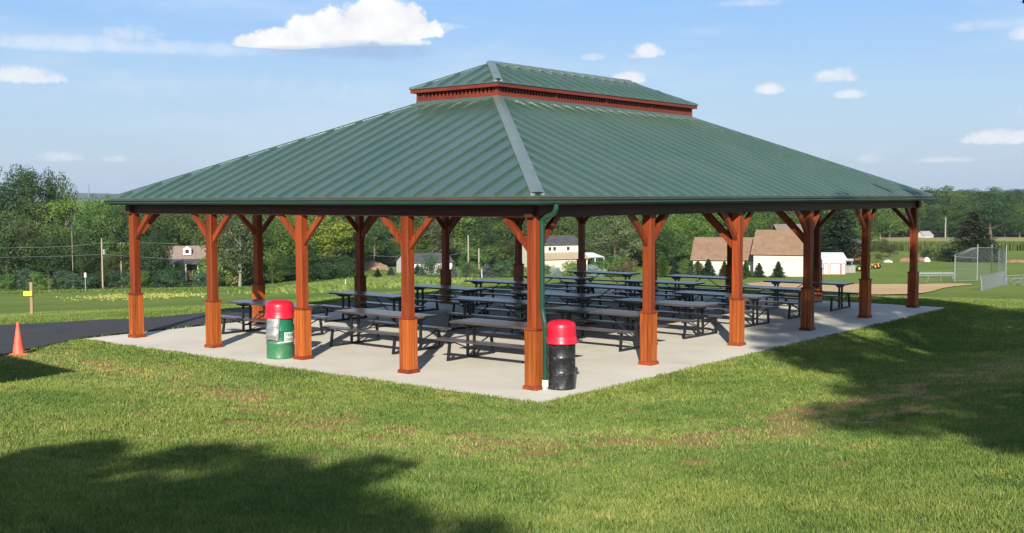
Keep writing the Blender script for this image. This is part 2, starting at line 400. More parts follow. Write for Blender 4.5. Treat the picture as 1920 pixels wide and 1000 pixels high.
far_e = path_edge([(-560, 642), (-250, 625), (0, 612), (120, 606), (240, 600), (395, 587)])
near_e = path_edge([(-560, 760), (-250, 705), (0, 668), (90, 649)])
PATH = [tuple(p) for p in far_e]+[(8.0, 15.3), (12.5, 14.9), (17.0, 14.7), (21.0, 14.6), (24.0, 14.4), (24.0, 12.99), (SX1, 12.99), (-.8, 12.99)]+[tuple(p) for p in near_e[::-1]]
draped('path', MAT['asphalt'], PATH, .035, .6)
def inpoly(x, y, poly):
    c = np.zeros(np.shape(x), bool); n = len(poly)
    for i in range(n):
        x1, y1 = poly[i]; x2, y2 = poly[(i+1) % n]
        cond = ((y1 > y) != (y2 > y)) & (x < (x2-x1)*(y-y1)/((y2-y1) if y2 != y1 else 1e-9)+x1)
        c ^= cond
    return c
def pd(px, d): return tuple(at(px, d)[:2])
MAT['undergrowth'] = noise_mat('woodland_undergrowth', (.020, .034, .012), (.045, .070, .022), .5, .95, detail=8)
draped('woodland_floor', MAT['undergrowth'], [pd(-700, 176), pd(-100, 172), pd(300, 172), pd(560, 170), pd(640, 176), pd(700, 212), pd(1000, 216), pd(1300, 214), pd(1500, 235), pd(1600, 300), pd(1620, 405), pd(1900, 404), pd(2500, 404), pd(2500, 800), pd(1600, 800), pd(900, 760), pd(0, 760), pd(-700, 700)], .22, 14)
INF = [tuple(ground_at(px, py)[:2]) for px, py in
       [(1395, 533), (1440, 544), (1500, 549.5), (1570, 552.5), (1640, 554), (1700, 553.5), (1735, 550.5), (1752, 547), (1768, 541.5), (1795, 537.5), (1822, 535.5), (1822, 533.8), (1790, 532.8), (1750, 533), (1715, 534.5), (1680, 533.5), (1600, 533.6), (1540, 532.5), (1480, 530.8), (1430, 530)]]
draped('infield', MAT['dirt'], INF, .06, 2.5)

# ------------------------------------------------------------------ grass blades (one stuff object)
def grass():
    NB = 1500000
    dmin, dmax = 6.2, 44.0
    e = .55
    u = rng.random(NB); d = (dmin**e+u*(dmax**e-dmin**e))**(1/e)
    l = (rng.random(NB)*2-1)*(d*.475+.6)
    x = CAM[0]+HF[0]*d+HR[0]*l; y = CAM[1]+HF[1]*d+HR[1]*l
    keep = ~((x > SX0+.03) & (x < SX1-.02) & (y > SY0+.03) & (y < SY1-.02))
    keep &= ~inpoly(x, y, PATH)
    x, y, d = x[keep], y[keep], d[keep]
    r = rdist(x, y)
    near = (r < 8) & (d < 34)
    dirt = np.zeros(len(x))
    # dirt from the ground attribute (nearest grid vertex)
    di = np.clip(np.searchsorted(da_, (x-CAM[0])*HF[0]+(y-CAM[1])*HF[1]), 0, nd-1)
    li = np.clip(np.searchsorted(la_, (x-CAM[0])*HR[0]+(y-CAM[1])*HR[1]), 0, nl-1)
    dirt = da[idx[di, li]]; dry = dry_[idx[di, li]]
    cl = .55*vnoise(x, y, .16, 1)+.45*vnoise(x, y, .42, 2)
    keep = rng.random(len(x)) > np.maximum(dirt*.90, .80*np.clip(1-cl*1.9, 0, 1))
    x, y, d, r, dry, cl = x[keep], y[keep], d[keep], r[keep], dry[keep], cl[keep]
    n = len(x); z = H(x, y)-.004
    # tufts: low-frequency height variation
    hv = cl*1.25
    h = (.016+.024*rng.random(n)**1.5+.010*hv)*(1+.012*d)
    h *= np.where(rng.random(n) < .015, 1.7, 1)
    w = .0042*np.maximum(d/8, .85)*(.7+.6*rng.random(n))
    a = rng.random(n)*2*np.pi; lean = rng.normal(0, .45, (n, 2))
    dx, dy = np.cos(a)*w, np.sin(a)*w
    V = np.empty((n, 3, 3), np.float32)
    V[:, 0] = np.stack([x-dx, y-dy, z], -1); V[:, 1] = np.stack([x+dx, y+dy, z], -1)
    V[:, 2] = np.stack([x+lean[:, 0]*h, y+lean[:, 1]*h, z+h], -1)
    big_ = vnoise(x, y, 1.7, 5)+.6*vnoise(x, y, 4.5, 6)-.8
    t = np.clip(rng.normal(.46, .17, n)+.42*(cl-.5)+.20*big_+.34*dry*(rng.random(n) < .75), 0, 1)
    me = np_mesh('grass', V.reshape(-1, 3), None, 3, MAT['grass'], {'tint': np.repeat(t, 3)})
    tag(link('grass', me), 'short green mown grass blades round the concrete slab', 'grass', kind='stuff')
grass()

# ------------------------------------------------------------------ pavilion
pav = empty('pavilion', (0, 0, 0))
tag(pav, 'long open picnic pavilion with green standing seam hip roof, cupola and orange stained posts', 'pavilion')
BEAMZ, SOFF = 2.98, 3.19
SLH = 1.04
def post_parts():
    e = []
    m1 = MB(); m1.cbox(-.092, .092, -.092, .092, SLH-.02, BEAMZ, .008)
    m2 = MB()
    hw = .120
    m2.cbox(-hw+.012, hw-.012, -hw+.012, hw-.012, .05, SLH, .003)
    for k in range(4):  # vertical boards proud of the core
        c, s_ = [(1,0),(0,1),(-1,0),(0,-1)][k]
        for j, (a0, a1) in enumerate(((-hw, -.052), (-.038, .038), (.052, hw))):
            off = .004 if j != 1 else 0.0
            pts = []
            for (t, n_) in ((a0, hw-.012), (a1, hw-.012), (a1, hw+.002+off), (a0, hw+.002+off)):
                pts.append((n_*c-t*s_, n_*s_+t*c))
            vs = [(*p, .052) for p in pts]+[(*p, SLH-.001) for p in pts]
            m2.add(vs, [(0,3,2,1),(4,5,6,7),(0,1,5,4),(1,2,6,5),(2,3,7,6),(3,0,4,7)])
    m3 = MB(); m3.cbox(-.152, .152, -.152, .152, .001, .058, .004)
    m3.box(-.139, .139, -.139, .139, .058, .072)
    m4 = MB(); m4.cbox(-.147, .147, -.147, .147, SLH, SLH+.022, .004); m4.box(-.118, .118, -.118, .118, SLH+.022, SLH+.034)
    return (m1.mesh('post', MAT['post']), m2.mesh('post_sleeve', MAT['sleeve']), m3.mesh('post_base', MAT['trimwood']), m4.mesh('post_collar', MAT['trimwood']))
PM = post_parts()
def brace_mesh(L_=.56, w=.085, h=.105, name='knee_brace'):
    mb = MB(); n = 8; pts = []
    x0, z0, x1, z1 = .085, BEAMZ-L_, .085+L_, BEAMZ
    # gently arched brace, in the xz plane
    def P(t, side):
        x = x0+(x1-x0)*t; z = z0+(z1-z0)*t
        bow = .010*math.sin(math.pi*t)
        nx, nz = -.7071, .7071
        return (x+nx*(bow+side*h/2), z+nz*(bow+side*h/2))
    vs = []; fs = []
    for i in range(n+1):
        t = -.06+1.12*i/n
        for s_ in (-1, 1):
            x, z = P(t, s_)
            z = min(z, BEAMZ+.01); x = max(x, .07)
            for yy in (-w/2, w/2): vs.append((x, yy, z))
    for i in range(n):
        a = i*4; b_ = a+4
        fs += [(a, b_, b_+1, a+1), (a+2, a+3, b_+3, b_+2), (a, a+2, b_+2, b_), (a+1, b_+1, b_+3, a+3)]
    fs += [(0, 1, 3, 2), (n*4, n*4+2, n*4+3, n*4+1)]
    mb.add(vs, fs); return mb.mesh(name, MAT['post'])
BR = brace_mesh(); BRL = brace_mesh(.74, .09, .15, 'knee_brace_long')
posts = {}
for i in range(6):
    for j in range(5):
        if 0 < i < 5 and 0 < j < 4: continue
        p = link('post', PM[0], pav, (i*B, j*A, 0)); posts[i, j] = p
        for nm, me in zip(('post_sleeve', 'post_base', 'post_collar'), PM[1:]): link(nm, me, p)
        dirs = []
        if j in (0, 4):
            if i > 0: dirs.append((-1, 0))
            if i < 5: dirs.append((1, 0))
        if i in (0, 5):
            if j > 0: dirs.append((0, -1))
            if j < 4: dirs.append((0, 1))
        for dx, dy in dirs:
            b_ = link('knee_brace', BR, p); b_.rotation_euler.z = math.atan2(dy, dx)
        if i in (2, 3) and j in (0, 4):
            b_ = link('knee_brace', BRL, p); b_.rotation_euler.z = math.pi/2 if j == 0 else -math.pi/2
# beams
E_ = .17
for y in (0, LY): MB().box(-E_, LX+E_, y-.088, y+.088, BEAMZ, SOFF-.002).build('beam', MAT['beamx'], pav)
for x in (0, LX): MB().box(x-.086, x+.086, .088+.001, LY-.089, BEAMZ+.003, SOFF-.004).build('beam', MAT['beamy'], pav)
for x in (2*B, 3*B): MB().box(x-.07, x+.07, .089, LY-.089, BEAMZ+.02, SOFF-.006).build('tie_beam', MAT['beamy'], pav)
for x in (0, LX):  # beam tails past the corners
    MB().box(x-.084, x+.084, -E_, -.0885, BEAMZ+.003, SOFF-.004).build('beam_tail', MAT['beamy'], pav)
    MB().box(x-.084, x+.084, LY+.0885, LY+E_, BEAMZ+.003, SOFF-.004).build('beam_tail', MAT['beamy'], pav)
# roof
OR, OG = .41, .495
ZE, C_, ZC = 3.355, 4.81, 5.63
SL = (ZC-ZE)/(C_+OR)
def rz(inset): return ZE+(inset+OR)*SL
roofm = MB()
cx0, cx1, cy0, cy1 = C_, LX-C_, C_, LY-C_
ex0, ex1, ey0, ey1 = -OR, LX+OR, -OR, LY+OR
top = [(ex0,ey0,ZE),(ex1,ey0,ZE),(ex1,ey1,ZE),(ex0,ey1,ZE),(cx0,cy0,ZC),(cx1,cy0,ZC),(cx1,cy1,ZC),(cx0,cy1,ZC)]
bot = [(a_, b_, c_-.03) for a_, b_, c_ in top]
roofm.add(top+bot, [(0,1,5,4),(1,2,6,5),(2,3,7,6),(3,0,4,7),(8,12,13,9),(9,13,14,10),(10,14,15,11),(11,15,12,8),(0,8,9,1),(1,9,10,2),(2,10,11,3),(3,11,8,0),(4,5,13,12),(5,6,14,13),(6,7,15,14),(7,4,12,15)])
roof = roofm.build('roof', MAT['roof'], pav)
def ribs(mb, e0, e1, c0, c1, ze, zc, inset_max, other_len, side, step, w=.020, h=.043, off=.0, hipgap=.15):
    """e0,e1: extent of the eave along t; ribs go inwards"""
    n = int(round((e1-e0)/step)); st = (e1-e0)/n
    sl = (zc-ze)/inset_max
    for k in range(1, n):
        t = e0+k*st
        run = min(inset_max, t-e0-hipgap, e1-t-hipgap)
        if run < .12: continue
        P = []
        for s_ in (0, run):
            z = ze+s_*sl
            P.append((t, s_, z))
        # trapezoid section
        vs = []
        for (tt, ss, z) in P:
            for (a, hh) in ((-w, -.004), (w, -.004), (w*.8, h), (-w*.8, h)):
                vs.append(side(tt+a, ss, z+hh))
        mb.add(vs, [(0,3,2,1),(4,5,6,7),(0,1,5,4),(1,2,6,5),(2,3,7,6),(3,0,4,7)])
sides = [lambda t, s_, z: (ex0+s_, t, z), lambda t, s_, z: (t, ey0+s_, z), lambda t, s_, z: (ex1-s_, t, z), lambda t, s_, z: (t, ey1-s_, z)]
rb = MB()
for k, sd in enumerate(sides):
    e0, e1 = (ey0, ey1) if k % 2 == 0 else (ex0, ex1)
    ribs(rb, e0, e1, 0, 0, ZE, ZE+SL*(C_+OR-.11), C_+OR-.11, 0, sd, .476)
rb.build('roof_seams', MAT['roof'], roof)
def hipcap(name, p, q, w, sx, sy, lift, slope, parent, mat):
    """V-shaped cap along a hip going from p to q; w = half width measured along each slope in plan"""
    p = np.array(p, float); q = np.array(q, float)
    mb = MB(); vs = []
    for c in (p, q):
        ridge = c+[0, 0, lift+(.012 if lift > .05 else .022)]
        a = c+np.array([sx*w, 0, 0])*1.0; a[2] += 0  # point on the neighbouring slope whose inset does not change
        b_ = c+np.array([0, sy*w, 0])
        vs += [ridge, a+[0, 0, lift], b_+[0, 0, lift], a+[0, 0, -.005], b_+[0, 0, -.005]]
    mb.add(vs, [(0,1,6,5),(0,5,7,2),(1,3,8,6),(2,7,9,4),(0,2,4,3,1),(5,6,8,9,7)])
    return mb.build(name, mat, parent)
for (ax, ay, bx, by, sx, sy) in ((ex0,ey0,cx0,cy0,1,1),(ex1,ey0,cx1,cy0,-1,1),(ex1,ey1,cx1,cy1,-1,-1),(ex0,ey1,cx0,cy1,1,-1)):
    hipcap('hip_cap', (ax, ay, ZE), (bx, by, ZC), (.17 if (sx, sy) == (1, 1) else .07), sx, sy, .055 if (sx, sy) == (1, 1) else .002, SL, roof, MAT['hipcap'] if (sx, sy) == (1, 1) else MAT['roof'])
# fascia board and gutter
fb = MB()
def ring(mb, o0, o1, z0, z1):
    X0, X1, Y0, Y1 = -o1, LX+o1, -o1, LY+o1; x0, x1, y0, y1 = -o0, LX+o0, -o0, LY+o0
    for (P_) in (((X0,Y0),(X1,Y0),(x1,y0),(x0,y0)), ((X1,Y0),(X1,Y1),(x1,y1),(x1,y0)), ((X1,Y1),(X0,Y1),(x0,y1),(x1,y1)), ((X0,Y1),(X0,Y0),(x0,y0),(x0,y1))):
        vs = [(*a, z0) for a in P_]+[(*a, z1) for a in P_]
        mb.add(vs, [(0,3,2,1),(4,5,6,7),(0,1,5,4),(1,2,6,5),(2,3,7,6),(3,0,4,7)])
ring(fb, OR-.045, OR-.015, SOFF+.001, ZE-.033)
fb.build('fascia', MAT['fascia'], pav)
gm = MB()
prof = [(OR-.014, 3.205), (OG-.035, 3.205), (OG-.012, 3.235), (OG-.018, 3.262), (OG, 3.285), (OG, 3.300), (OG-.012, 3.300), (OG-.014, 3.288), (OR-.006, 3.288), (OR-.014, 3.300)]
vs = []; n = len(prof)
for sx, sy in ((-1,-1),(1,-1),(1,1),(-1,1)):
    for o_, z in prof: vs.append(((-o_ if sx < 0 else LX+o_), (-o_ if sy < 0 else LY+o_), z))
fs = []
for k in range(4):
    for i in range(n):
        a, b_, c, d = k*n+i, k*n+(i+1)%n, ((k+1)%4)*n+(i+1)%n, ((k+1)%4)*n+i
        fs.append((a, d, c, b_))
gm.add(vs, fs); gm.build('gutter', MAT['gutter'], pav)
MB().box(-OR+.03, LX+OR-.03, -OR+.03, LY+OR-.03, SOFF+.004, SOFF+.02).build('ceiling', MAT['ceil'], pav)
# cupola
cup = empty('cupola', (0, 0, 0), parent=pav)
FZ0, FZ1 = 5.56, 5.675
def rect_ring(mb, c0, c1, z0, z1):
    """ring between inset c0 (outer) and c1 (inner)"""
    X0, X1, Y0, Y1 = c0, LX-c0, c0, LY-c0; x0, x1, y0, y1 = c1, LX-c1, c1, LY-c1
    for P_ in (((X0,Y0),(X1,Y0),(x1,y0),(x0,y0)), ((X1,Y0),(X1,Y1),(x1,y1),(x1,y0)), ((X1,Y1),(X0,Y1),(x0,y1),(x1,y1)), ((X0,Y1),(X0,Y0),(x0,y0),(x0,y1))):
        vs = [(*a, z0) for a in P_]+[(*a, z1) for a in P_]
        mb.add(vs, [(0,3,2,1),(4,5,6,7),(0,1,5,4),(1,2,6,5),(2,3,7,6),(3,0,4,7)])
m_ = MB(); rect_ring(m_, C_-.02, C_+.03, FZ0, FZ1); rect_ring(m_, C_-.10, C_-.02, FZ0+.0, FZ0+.065); m_.build('flashing', MAT['roof'], cup)
m_ = MB(); rect_ring(m_, C_-.012, C_+.03, FZ1, FZ1+.085); m_.build('sill_board', MAT['redwood'], cup)
m_ = MB(); rect_ring(m_, C_+.005, C_+.045, 5.88, 5.95); rect_ring(m_, C_-.115, C_-.08, 5.878, 5.985); m_.build('fascia_board', MAT['redwood'], cup)
m_ = MB(); rect_ring(m_, C_-.079, C_+.3, 5.952, 5.965); m_.build('soffit', MAT['redwood'], cup)
m_ = MB()
def pickets(mb, x0, x1, fixed, horiz):
    n = int((x1-x0)/.115); st = (x1-x0)/n
    for k in range(n):
        t = x0+(k+.5)*st
        if horiz: mb.box(t-.034, t+.034, fixed-.015, fixed+.015, FZ1+.085, 5.915)
        else: mb.box(fixed-.015, fixed+.015, t-.034, t+.034, FZ1+.085, 5.915)
for y in (C_+.02, LY-C_-.02): pickets(m_, C_+.08, LX-C_-.08, y, True)
for x in (C_+.02, LX-C_-.02): pickets(m_, C_+.08, LY-C_-.08, x, False)
m_.build('pickets', MAT['redwood'], cup)
wl = LX-2*C_
for x in [C_+.035+ (wl-.07)*k/4 for k in range(5)]:
    for y in (C_+.035, LY-C_-.035): MB().box(x-.045, x+.045, y-.045, y+.045, FZ1-.002, 5.953).build('cupola_post', MAT['redwood'], cup)
CE, ZCE, ZR = C_-.14, 5.99, 6.63
m_ = MB(); my = LY/2; run = my-CE
T = [(CE,CE,ZCE),(LX-CE,CE,ZCE),(LX-CE,LY-CE,ZCE),(CE,LY-CE,ZCE),(CE+run,my,ZR),(LX-CE-run,my,ZR)]
Bt = [(a_, b_, c_-.025) for a_, b_, c_ in T]
m_.add(T+Bt, [(0,1,5,4),(1,2,5),(2,3,4,5),(3,0,4),(6,7,8,9),(0,6,7,1),(1,7,8,2),(2,8,9,3),(3,9,6,0)][:4]+[(9,8,7,6),(0,6,7,1),(1,7,8,2),(2,8,9,3),(3,9,6,0)])
cr = m_.build('cupola_roof', MAT['roof'], cup)
m_ = MB()
for k, sd in enumerate([lambda t, s_, z: (CE+s_, t, z), lambda t, s_, z: (t, CE+s_, z), lambda t, s_, z: (LX-CE-s_, t, z), lambda t, s_, z: (t, LY-CE-s_, z)]):
    e0, e1 = (CE, LY-CE) if k % 2 == 0 else (CE, LX-CE)
    ribs(m_, e0, e1, 0, 0, ZCE, ZR, run-(.06 if k % 2 else 0), 0, sd, .476)
m_.build('cupola_seams', MAT['roof'], cup)
for (ax, ay, bx, sx, sy) in ((CE,CE,CE+run,1,1),(LX-CE,CE,LX-CE-run,-1,1),(LX-CE,LY-CE,LX-CE-run,-1,-1),(CE,LY-CE,CE+run,1,-1)):
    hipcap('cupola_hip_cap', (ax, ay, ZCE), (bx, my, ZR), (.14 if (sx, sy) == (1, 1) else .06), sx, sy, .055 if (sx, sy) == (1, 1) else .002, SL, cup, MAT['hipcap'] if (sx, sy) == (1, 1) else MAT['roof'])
m_ = MB(); x0, x1 = CE+run, LX-CE-run; w = .1; dz = w*(ZR-ZCE)/run
m_.add([(x0,my-w,ZR-dz+.05),(x1,my-w,ZR-dz+.05),(x1,my,ZR+.065),(x0,my,ZR+.065),(x0,my+w,ZR-dz+.05),(x1,my+w,ZR-dz+.05),(x0,my-w,ZR-dz),(x1,my-w,ZR-dz),(x0,my+w,ZR-dz),(x1,my+w,ZR-dz)],
       [(0,1,2,3),(3,2,5,4),(0,6,7,1),(4,5,9,8),(0,3,4,8,6),(1,7,9,5,2)])
m_.build('ridge_cap', MAT['hipcap'], cup)
# downspout
def rect_tube(pts, w, d, name, mat, parent):
    mb = MB(); vs = []; n = 8
    cr_ = .018
    def sect():
        a, b_ = w/2, d/2
        return [(-a+cr_,-b_),(a-cr_,-b_),(a,-b_+cr_),(a,b_-cr_),(a-cr_,b_),(-a+cr_,b_),(-a,b_-cr_),(-a,-b_+cr_)]
    for i, p in enumerate(pts):
        p = np.array(p); dr = np.array(pts[min(i+1, len(pts)-1)])-np.array(pts[max(i-1, 0)]); dr = dr/np.linalg.norm(dr)
        ax = np.array([1., 0, 0]); ay = np.cross(dr, ax); ay /= np.linalg.norm(ay)
        for (s_, t) in sect(): vs.append(p+ax*s_+ay*t)
    fs = [(i*n+k, i*n+(k+1)%n, (i+1)*n+(k+1)%n, (i+1)*n+k) for i in range(len(pts)-1) for k in range(n)]
    fs += [tuple(range(n-1,-1,-1)), tuple((len(pts)-1)*n+k for k in range(n))]
    mb.add(vs, fs); return mb.build(name, mat, parent)
dsx = .035
pts = [(dsx,-.445,3.21),(dsx,-.445,3.13),(dsx,-.425,3.08),(dsx,-.37,3.035),(dsx,-.24,2.995),(dsx,-.17,2.965),(dsx,-.148,2.91),(dsx,-.145,2.7),(dsx,-.145,1.42),(dsx,-.150,1.36),(dsx,-.168,1.28),(dsx,-.195,1.17),(dsx,-.205,1.08),(dsx,-.205,.9),(dsx,-.205,.17)]
ds = rect_tube(pts, .085, .075, 'downspout', MAT['spout'], pav)
rect_tube([(dsx,-.205,.175),(dsx,-.205,.055)], .10, .09, 'drain_boot', MAT['white'], ds)
rect_tube([(dsx,-.205,.06),(dsx,-.205,.004)], .086, .078, 'drain_pipe', noise_mat('pale_green_pipe', (.35,.5,.4), (.4,.55,.45), 3, .5), ds)

# ------------------------------------------------------------------ picnic tables
def make_table():
    t = empty('picnic_table')
    hl = 1.27
    def planks(x0, x1, n, z0, z1, gap=.01):
        mb = MB(); w = (x1-x0+gap)/n
        for k in range(n):
            a = x0+k*w; b_ = a+w-gap; c = .008
            vs = []
            for y in (-hl, hl):
                vs += [(a, y, z0), (b_, y, z0), (b_, y, z1-c), (b_-c, y, z1), (a+c, y, z1), (a, y, z1-c)]
            mb.add(vs, [(0,1,7,6),(1,2,8,7),(2,3,9,8),(3,4,10,9),(4,5,11,10),(5,0,6,11),(5,4,3,2,1,0),(6,7,8,9,10,11)])
        return mb
    planks(-.38, .38, 5, .735, .777).build('tabletop', MAT['plank'], t)
    for sx in (-1, 1):
        planks(sx*.68-.125, sx*.68+.125, 2, .415, .455).build('bench_seat', MAT['plank'], t)
    for sy in (-1, 1):
        y = sy*1.01; w = .05; mb = MB()
        mb.box(-.745, .745, y-w/2, y+w/2, .002, .052)
        for sx in (-1, 1):
            mb.bar((sx*.715, y, .05), (sx*.665, y, .39), w, w, (0, 1, 0))
            mb.box(min(sx*.56, sx*.80), max(sx*.56, sx*.80), y-w/2+.002, y+w/2-.002, .385, .414)
            mb.bar((sx*.105, y, .053), (sx*.105, y, .70), w, w-.004, (0, 1, 0))
            mb.bar((sx*.14, y, .22), (sx*.58, y, .385), .022, .022, (0, 1, 0))
        mb.box(-.079, .079, y-.02, y+.02, .16, .205)
        # curved saddle bracket under the top
        pr = [(-.33, .733), (-.30, .70), (-.20, .665), (-.135, .645), (.135, .645), (.20, .665), (.30, .70), (.33, .733)]
        vs = [(a, y-w/2-.001, b_) for a, b_ in pr]+[(a, y+w/2+.001, b_) for a, b_ in pr]
        mb.add(vs, [tuple(range(8)), tuple(range(15, 7, -1))]+[(i, i+8, (i+1)%8+8, (i+1)%8) for i in range(8)])
        mb.build('end_frame', MAT['blackmetal'], t)
        MB().tube([(0, sy*.10, .73), (0, sy*.985, .19)], .013, 6).build('diagonal_brace', MAT['blackmetal'], t)
    MB().box(-.30, .30, -.03, .03, .715, .734).build('cross_cleat', MAT['blackmetal'], t)
    return t
tb0 = make_table()
ycs = {'L': 12.95, 'M': 7.87, 'R': 3.22}
rows = {1: (3.03, 3.05, 3.02), 2: (7.35, 8.15, 7.30), 3: (11.15, 11.2, 10.85), 4: (14.6, 14.9, 14.5), 5: (18.05, 18.2, 18.05), 6: (21.55, 21.6, 21.45)}
ordn = {1: 'first', 2: 'second', 3: 'third', 4: 'fourth', 5: 'fifth', 6: 'sixth'}
line = {'R': 'the line nearest the right-hand posts', 'M': 'the middle line', 'L': 'the line nearest the asphalt path'}
k = 0
TABLES = []
for rw, xs in rows.items():
    for c, x in zip('LMR', xs):
        o = tb0 if k == 0 else copy_tree(tb0)
        o.location = (x*S, ycs[c]*S, 0); o.rotation_euler.z = random.uniform(-.035, .035)
        tag(o, f'slatted picnic table, {ordn[rw]} from the left in {line[c]}', 'picnic table', 'picnic tables under the pavilion'); k += 1

# ------------------------------------------------------------------ trash drums
def drum(name, r, h, mat):
    e = empty(name)
    pr = [(r*.97, .0), (r, .012), (r, .03), (r*.985, .04)]
    for zc in (h*.36, h*.68):
        pr += [(r*.985, zc-.02), (r*1.0, zc-.010), (r*1.018, zc), (r*1.0, zc+.010), (r*.985, zc+.02)]
    pr += [(r*.985, h-.04), (r, h-.025), (r*1.015, h-.012), (r*1.015, h), (r*.96, h), (r*.95, h-.03)]
    MB().lathe(pr, 56).build('drum_body', mat, e, True)
    return e
def lid(r, z, e, h=.40, fl=1.16):
    pr = [(r*fl*.98, 0), (r*fl, .006), (r*fl, .022), (r*1.09, .055), (r*1.07, .10), (r*1.045, .108), (r*1.04, .13), (r*1.02, h-.13), (r*1.0, h-.095), (r*.955, h-.066), (r*.87, h-.040), (r*.72, h-.022), (r*.45, h-.008), (r*.2, h-.002), (.001, h)]
    return MB().lathe(pr, 56, (0, 0, z)).build('drum_lid', MAT['redlid'], e, True)
blk, nt, b = newmat('black_drum_paint'); L = nt.links.new
tc = N(nt, 'ShaderNodeTexCoord'); ns = N(nt, 'ShaderNodeTexNoise', ins={'Scale': 9, 'Detail': 9, 'Roughness': .75, 'Distortion': .6}); L(tc.outputs['Object'], ns.inputs['Vector'])
L(ramp(nt, ns.outputs['Fac'], [(.3, (.010, .010, .011)), (.57, (.022, .022, .024)), (.62, (.10, .10, .10)), (.66, (.02, .02, .022))]), b.inputs['Base Color']); b.inputs['Roughness'].default_value = .32
grn, nt, b = newmat('green_drum_paint'); L = nt.links.new
tc = N(nt, 'ShaderNodeTexCoord'); ns = N(nt, 'ShaderNodeTexNoise', ins={'Scale': 7, 'Detail': 8, 'Roughness': .7}); L(tc.outputs['Object'], ns.inputs['Vector'])
sp = N(nt, 'ShaderNodeSeparateXYZ'); L(tc.outputs['Object'], sp.inputs[0])
mr = N(nt, 'ShaderNodeMapRange', ins={'From Min': .42, 'From Max': .36}); L(sp.outputs['Z'], mr.inputs['Value'])
ml = N(nt, 'ShaderNodeMath', operation='MULTIPLY'); L(mr.outputs[0], ml.inputs[0]); L(ns.outputs['Fac'], ml.inputs[1])
c0 = ramp(nt, ml.outputs[0], [(.0, (.008, .14, .07)), (.5, (.035, .16, .075)), (.8, (.12, .20, .10))]); L(c0, b.inputs['Base Color']); b.inputs['Roughness'].default_value = .4
bd = drum('trash_drum', .250, .82, blk); p = ground_at(1055, 727)
bd.location = (.36*S+.02+.05, -.40*S-.015, .001)
lid(.250, .797, bd, .405, 1.17)
tag(bd, 'black steel trash drum with bright red dome lid beside the green downspout', 'trash can')
gd = drum('trash_drum', .285, .87, grn)
gd.location = (-.30*S+.03+.035, 8.66*S-.043, .001)
gl = lid(.285, .842, gd, .37, 1.15)
tag(gd, 'green steel trash drum with red lid and white sign, behind a post', 'trash can')
# curved sign with lettering
dirc = math.atan2(CAM[1]-gd.location.y, CAM[0]-gd.location.x)
def on_drum(a, z, r): return (r*math.cos(a), r*math.sin(a), z)
sgn = MB(); n = 12; a0, a1 = dirc+.30, dirc+1.36; z0, z1 = .345, .555
for k in range(n):
    aa, ab = a0+(a1-a0)*k/n, a0+(a1-a0)*(k+1)/n
    vs = [on_drum(aa, z0, .294), on_drum(ab, z0, .294), on_drum(ab, z1, .294), on_drum(aa, z1, .294), on_drum(aa, z0, .291), on_drum(ab, z0, .291), on_drum(ab, z1, .291), on_drum(aa, z1, .291)]
    sgn.add(vs, [(0,1,2,3),(7,6,5,4),(3,2,6,7),(0,4,5,1)])
sg = sgn.build('sign', MAT['white'], gd)
tp_ = MB()
for k in range(5):
    aa, ab = dirc-.12+.08*k, dirc-.12+.08*(k+1)
    tp_.add([on_drum(aa, .338, .2945), on_drum(ab, .338, .2945), on_drum(ab, .362, .2945), on_drum(aa, .362, .2945)], [(0,1,2,3)])
tp_.build('tape_strip', MAT['white'], gd)
MAT['signgreen'] = noise_mat('green_sign_ink', (.01, .26, .15), (.015, .30, .18), 3, .6)
def curved_text(txt, zc, size, a_mid, r):
    cu = bpy.data.curves.new('lettering', 'FONT'); cu.body = txt; cu.align_x = 'CENTER'; cu.align_y = 'CENTER'; cu.size = size; cu.offset = .003; cu.space_character = 1.1
    ob = bpy.data.objects.new('lettering_tmp', cu); col.objects.link(ob)
    dg = bpy.context.evaluated_depsgraph_get(); me = bpy.data.meshes.new_from_object(ob.evaluated_get(dg))
    bpy.data.objects.remove(ob); bpy.data.curves.remove(cu)
    for v in me.vertices:
        a = a_mid+v.co.x/r; v.co = (r*math.cos(a), r*math.sin(a), zc+v.co.y)
    me.name = 'lettering'; me.materials.clear(); me.materials.append(MAT['signgreen']); return link('lettering', me, sg)
curved_text('TRASH', .497, .086, (a0+a1)/2, .2965); curved_text('ONLY', .402, .086, (a0+a1)/2, .2965)
# silver bag hanging from the lid
bagm, nt, b = newmat('silver_foil'); L = nt.links.new; b.inputs['Base Color'].default_value = (.55, .55, .57, 1); b.inputs['Metallic'].default_value = .75; b.inputs['Roughness'].default_value = .33
tc = N(nt, 'ShaderNodeTexCoord'); ns = N(nt, 'ShaderNodeTexNoise', ins={'Scale': 30, 'Detail': 4}); L(tc.outputs['Object'], ns.inputs['Vector'])
bp = N(nt, 'ShaderNodeBump', ins={'Strength': .6, 'Distance': .01}); L(ns.outputs['Fac'], bp.inputs['Height']); L(bp.outputs[0], b.inputs['Normal'])
nu, nv = 10, 16; vs = []; fs = []
for side in (0, 1):
    for j in range(nv+1):
        for i in range(nu+1):
            s_, t = i/nu, j/nv
            a = dirc-.98+.98*s_-.12*t
            edge = min(s_, 1-s_, t*1.2+.1, (1-t))*6; th = .012+.022*min(1, max(0, edge))
            z = .845-.42*t-.03*s_*t+.006*math.sin(9*s_+3*t)
            r_ = .294+.03*t+(th if side else 0)+.004*math.sin(14*t+5*s_)
            vs.append((gd.location.x+r_*math.cos(a), gd.location.y+r_*math.sin(a), z))
q_ = (nu+1)*(nv+1)
for side in (0, 1):
    for j in range(nv):
        for i in range(nu):
            a = side*q_+j*(nu+1)+i; f = (a, a+1, a+nu+2, a+nu+1); fs.append(f if side == 0 else f[::-1])
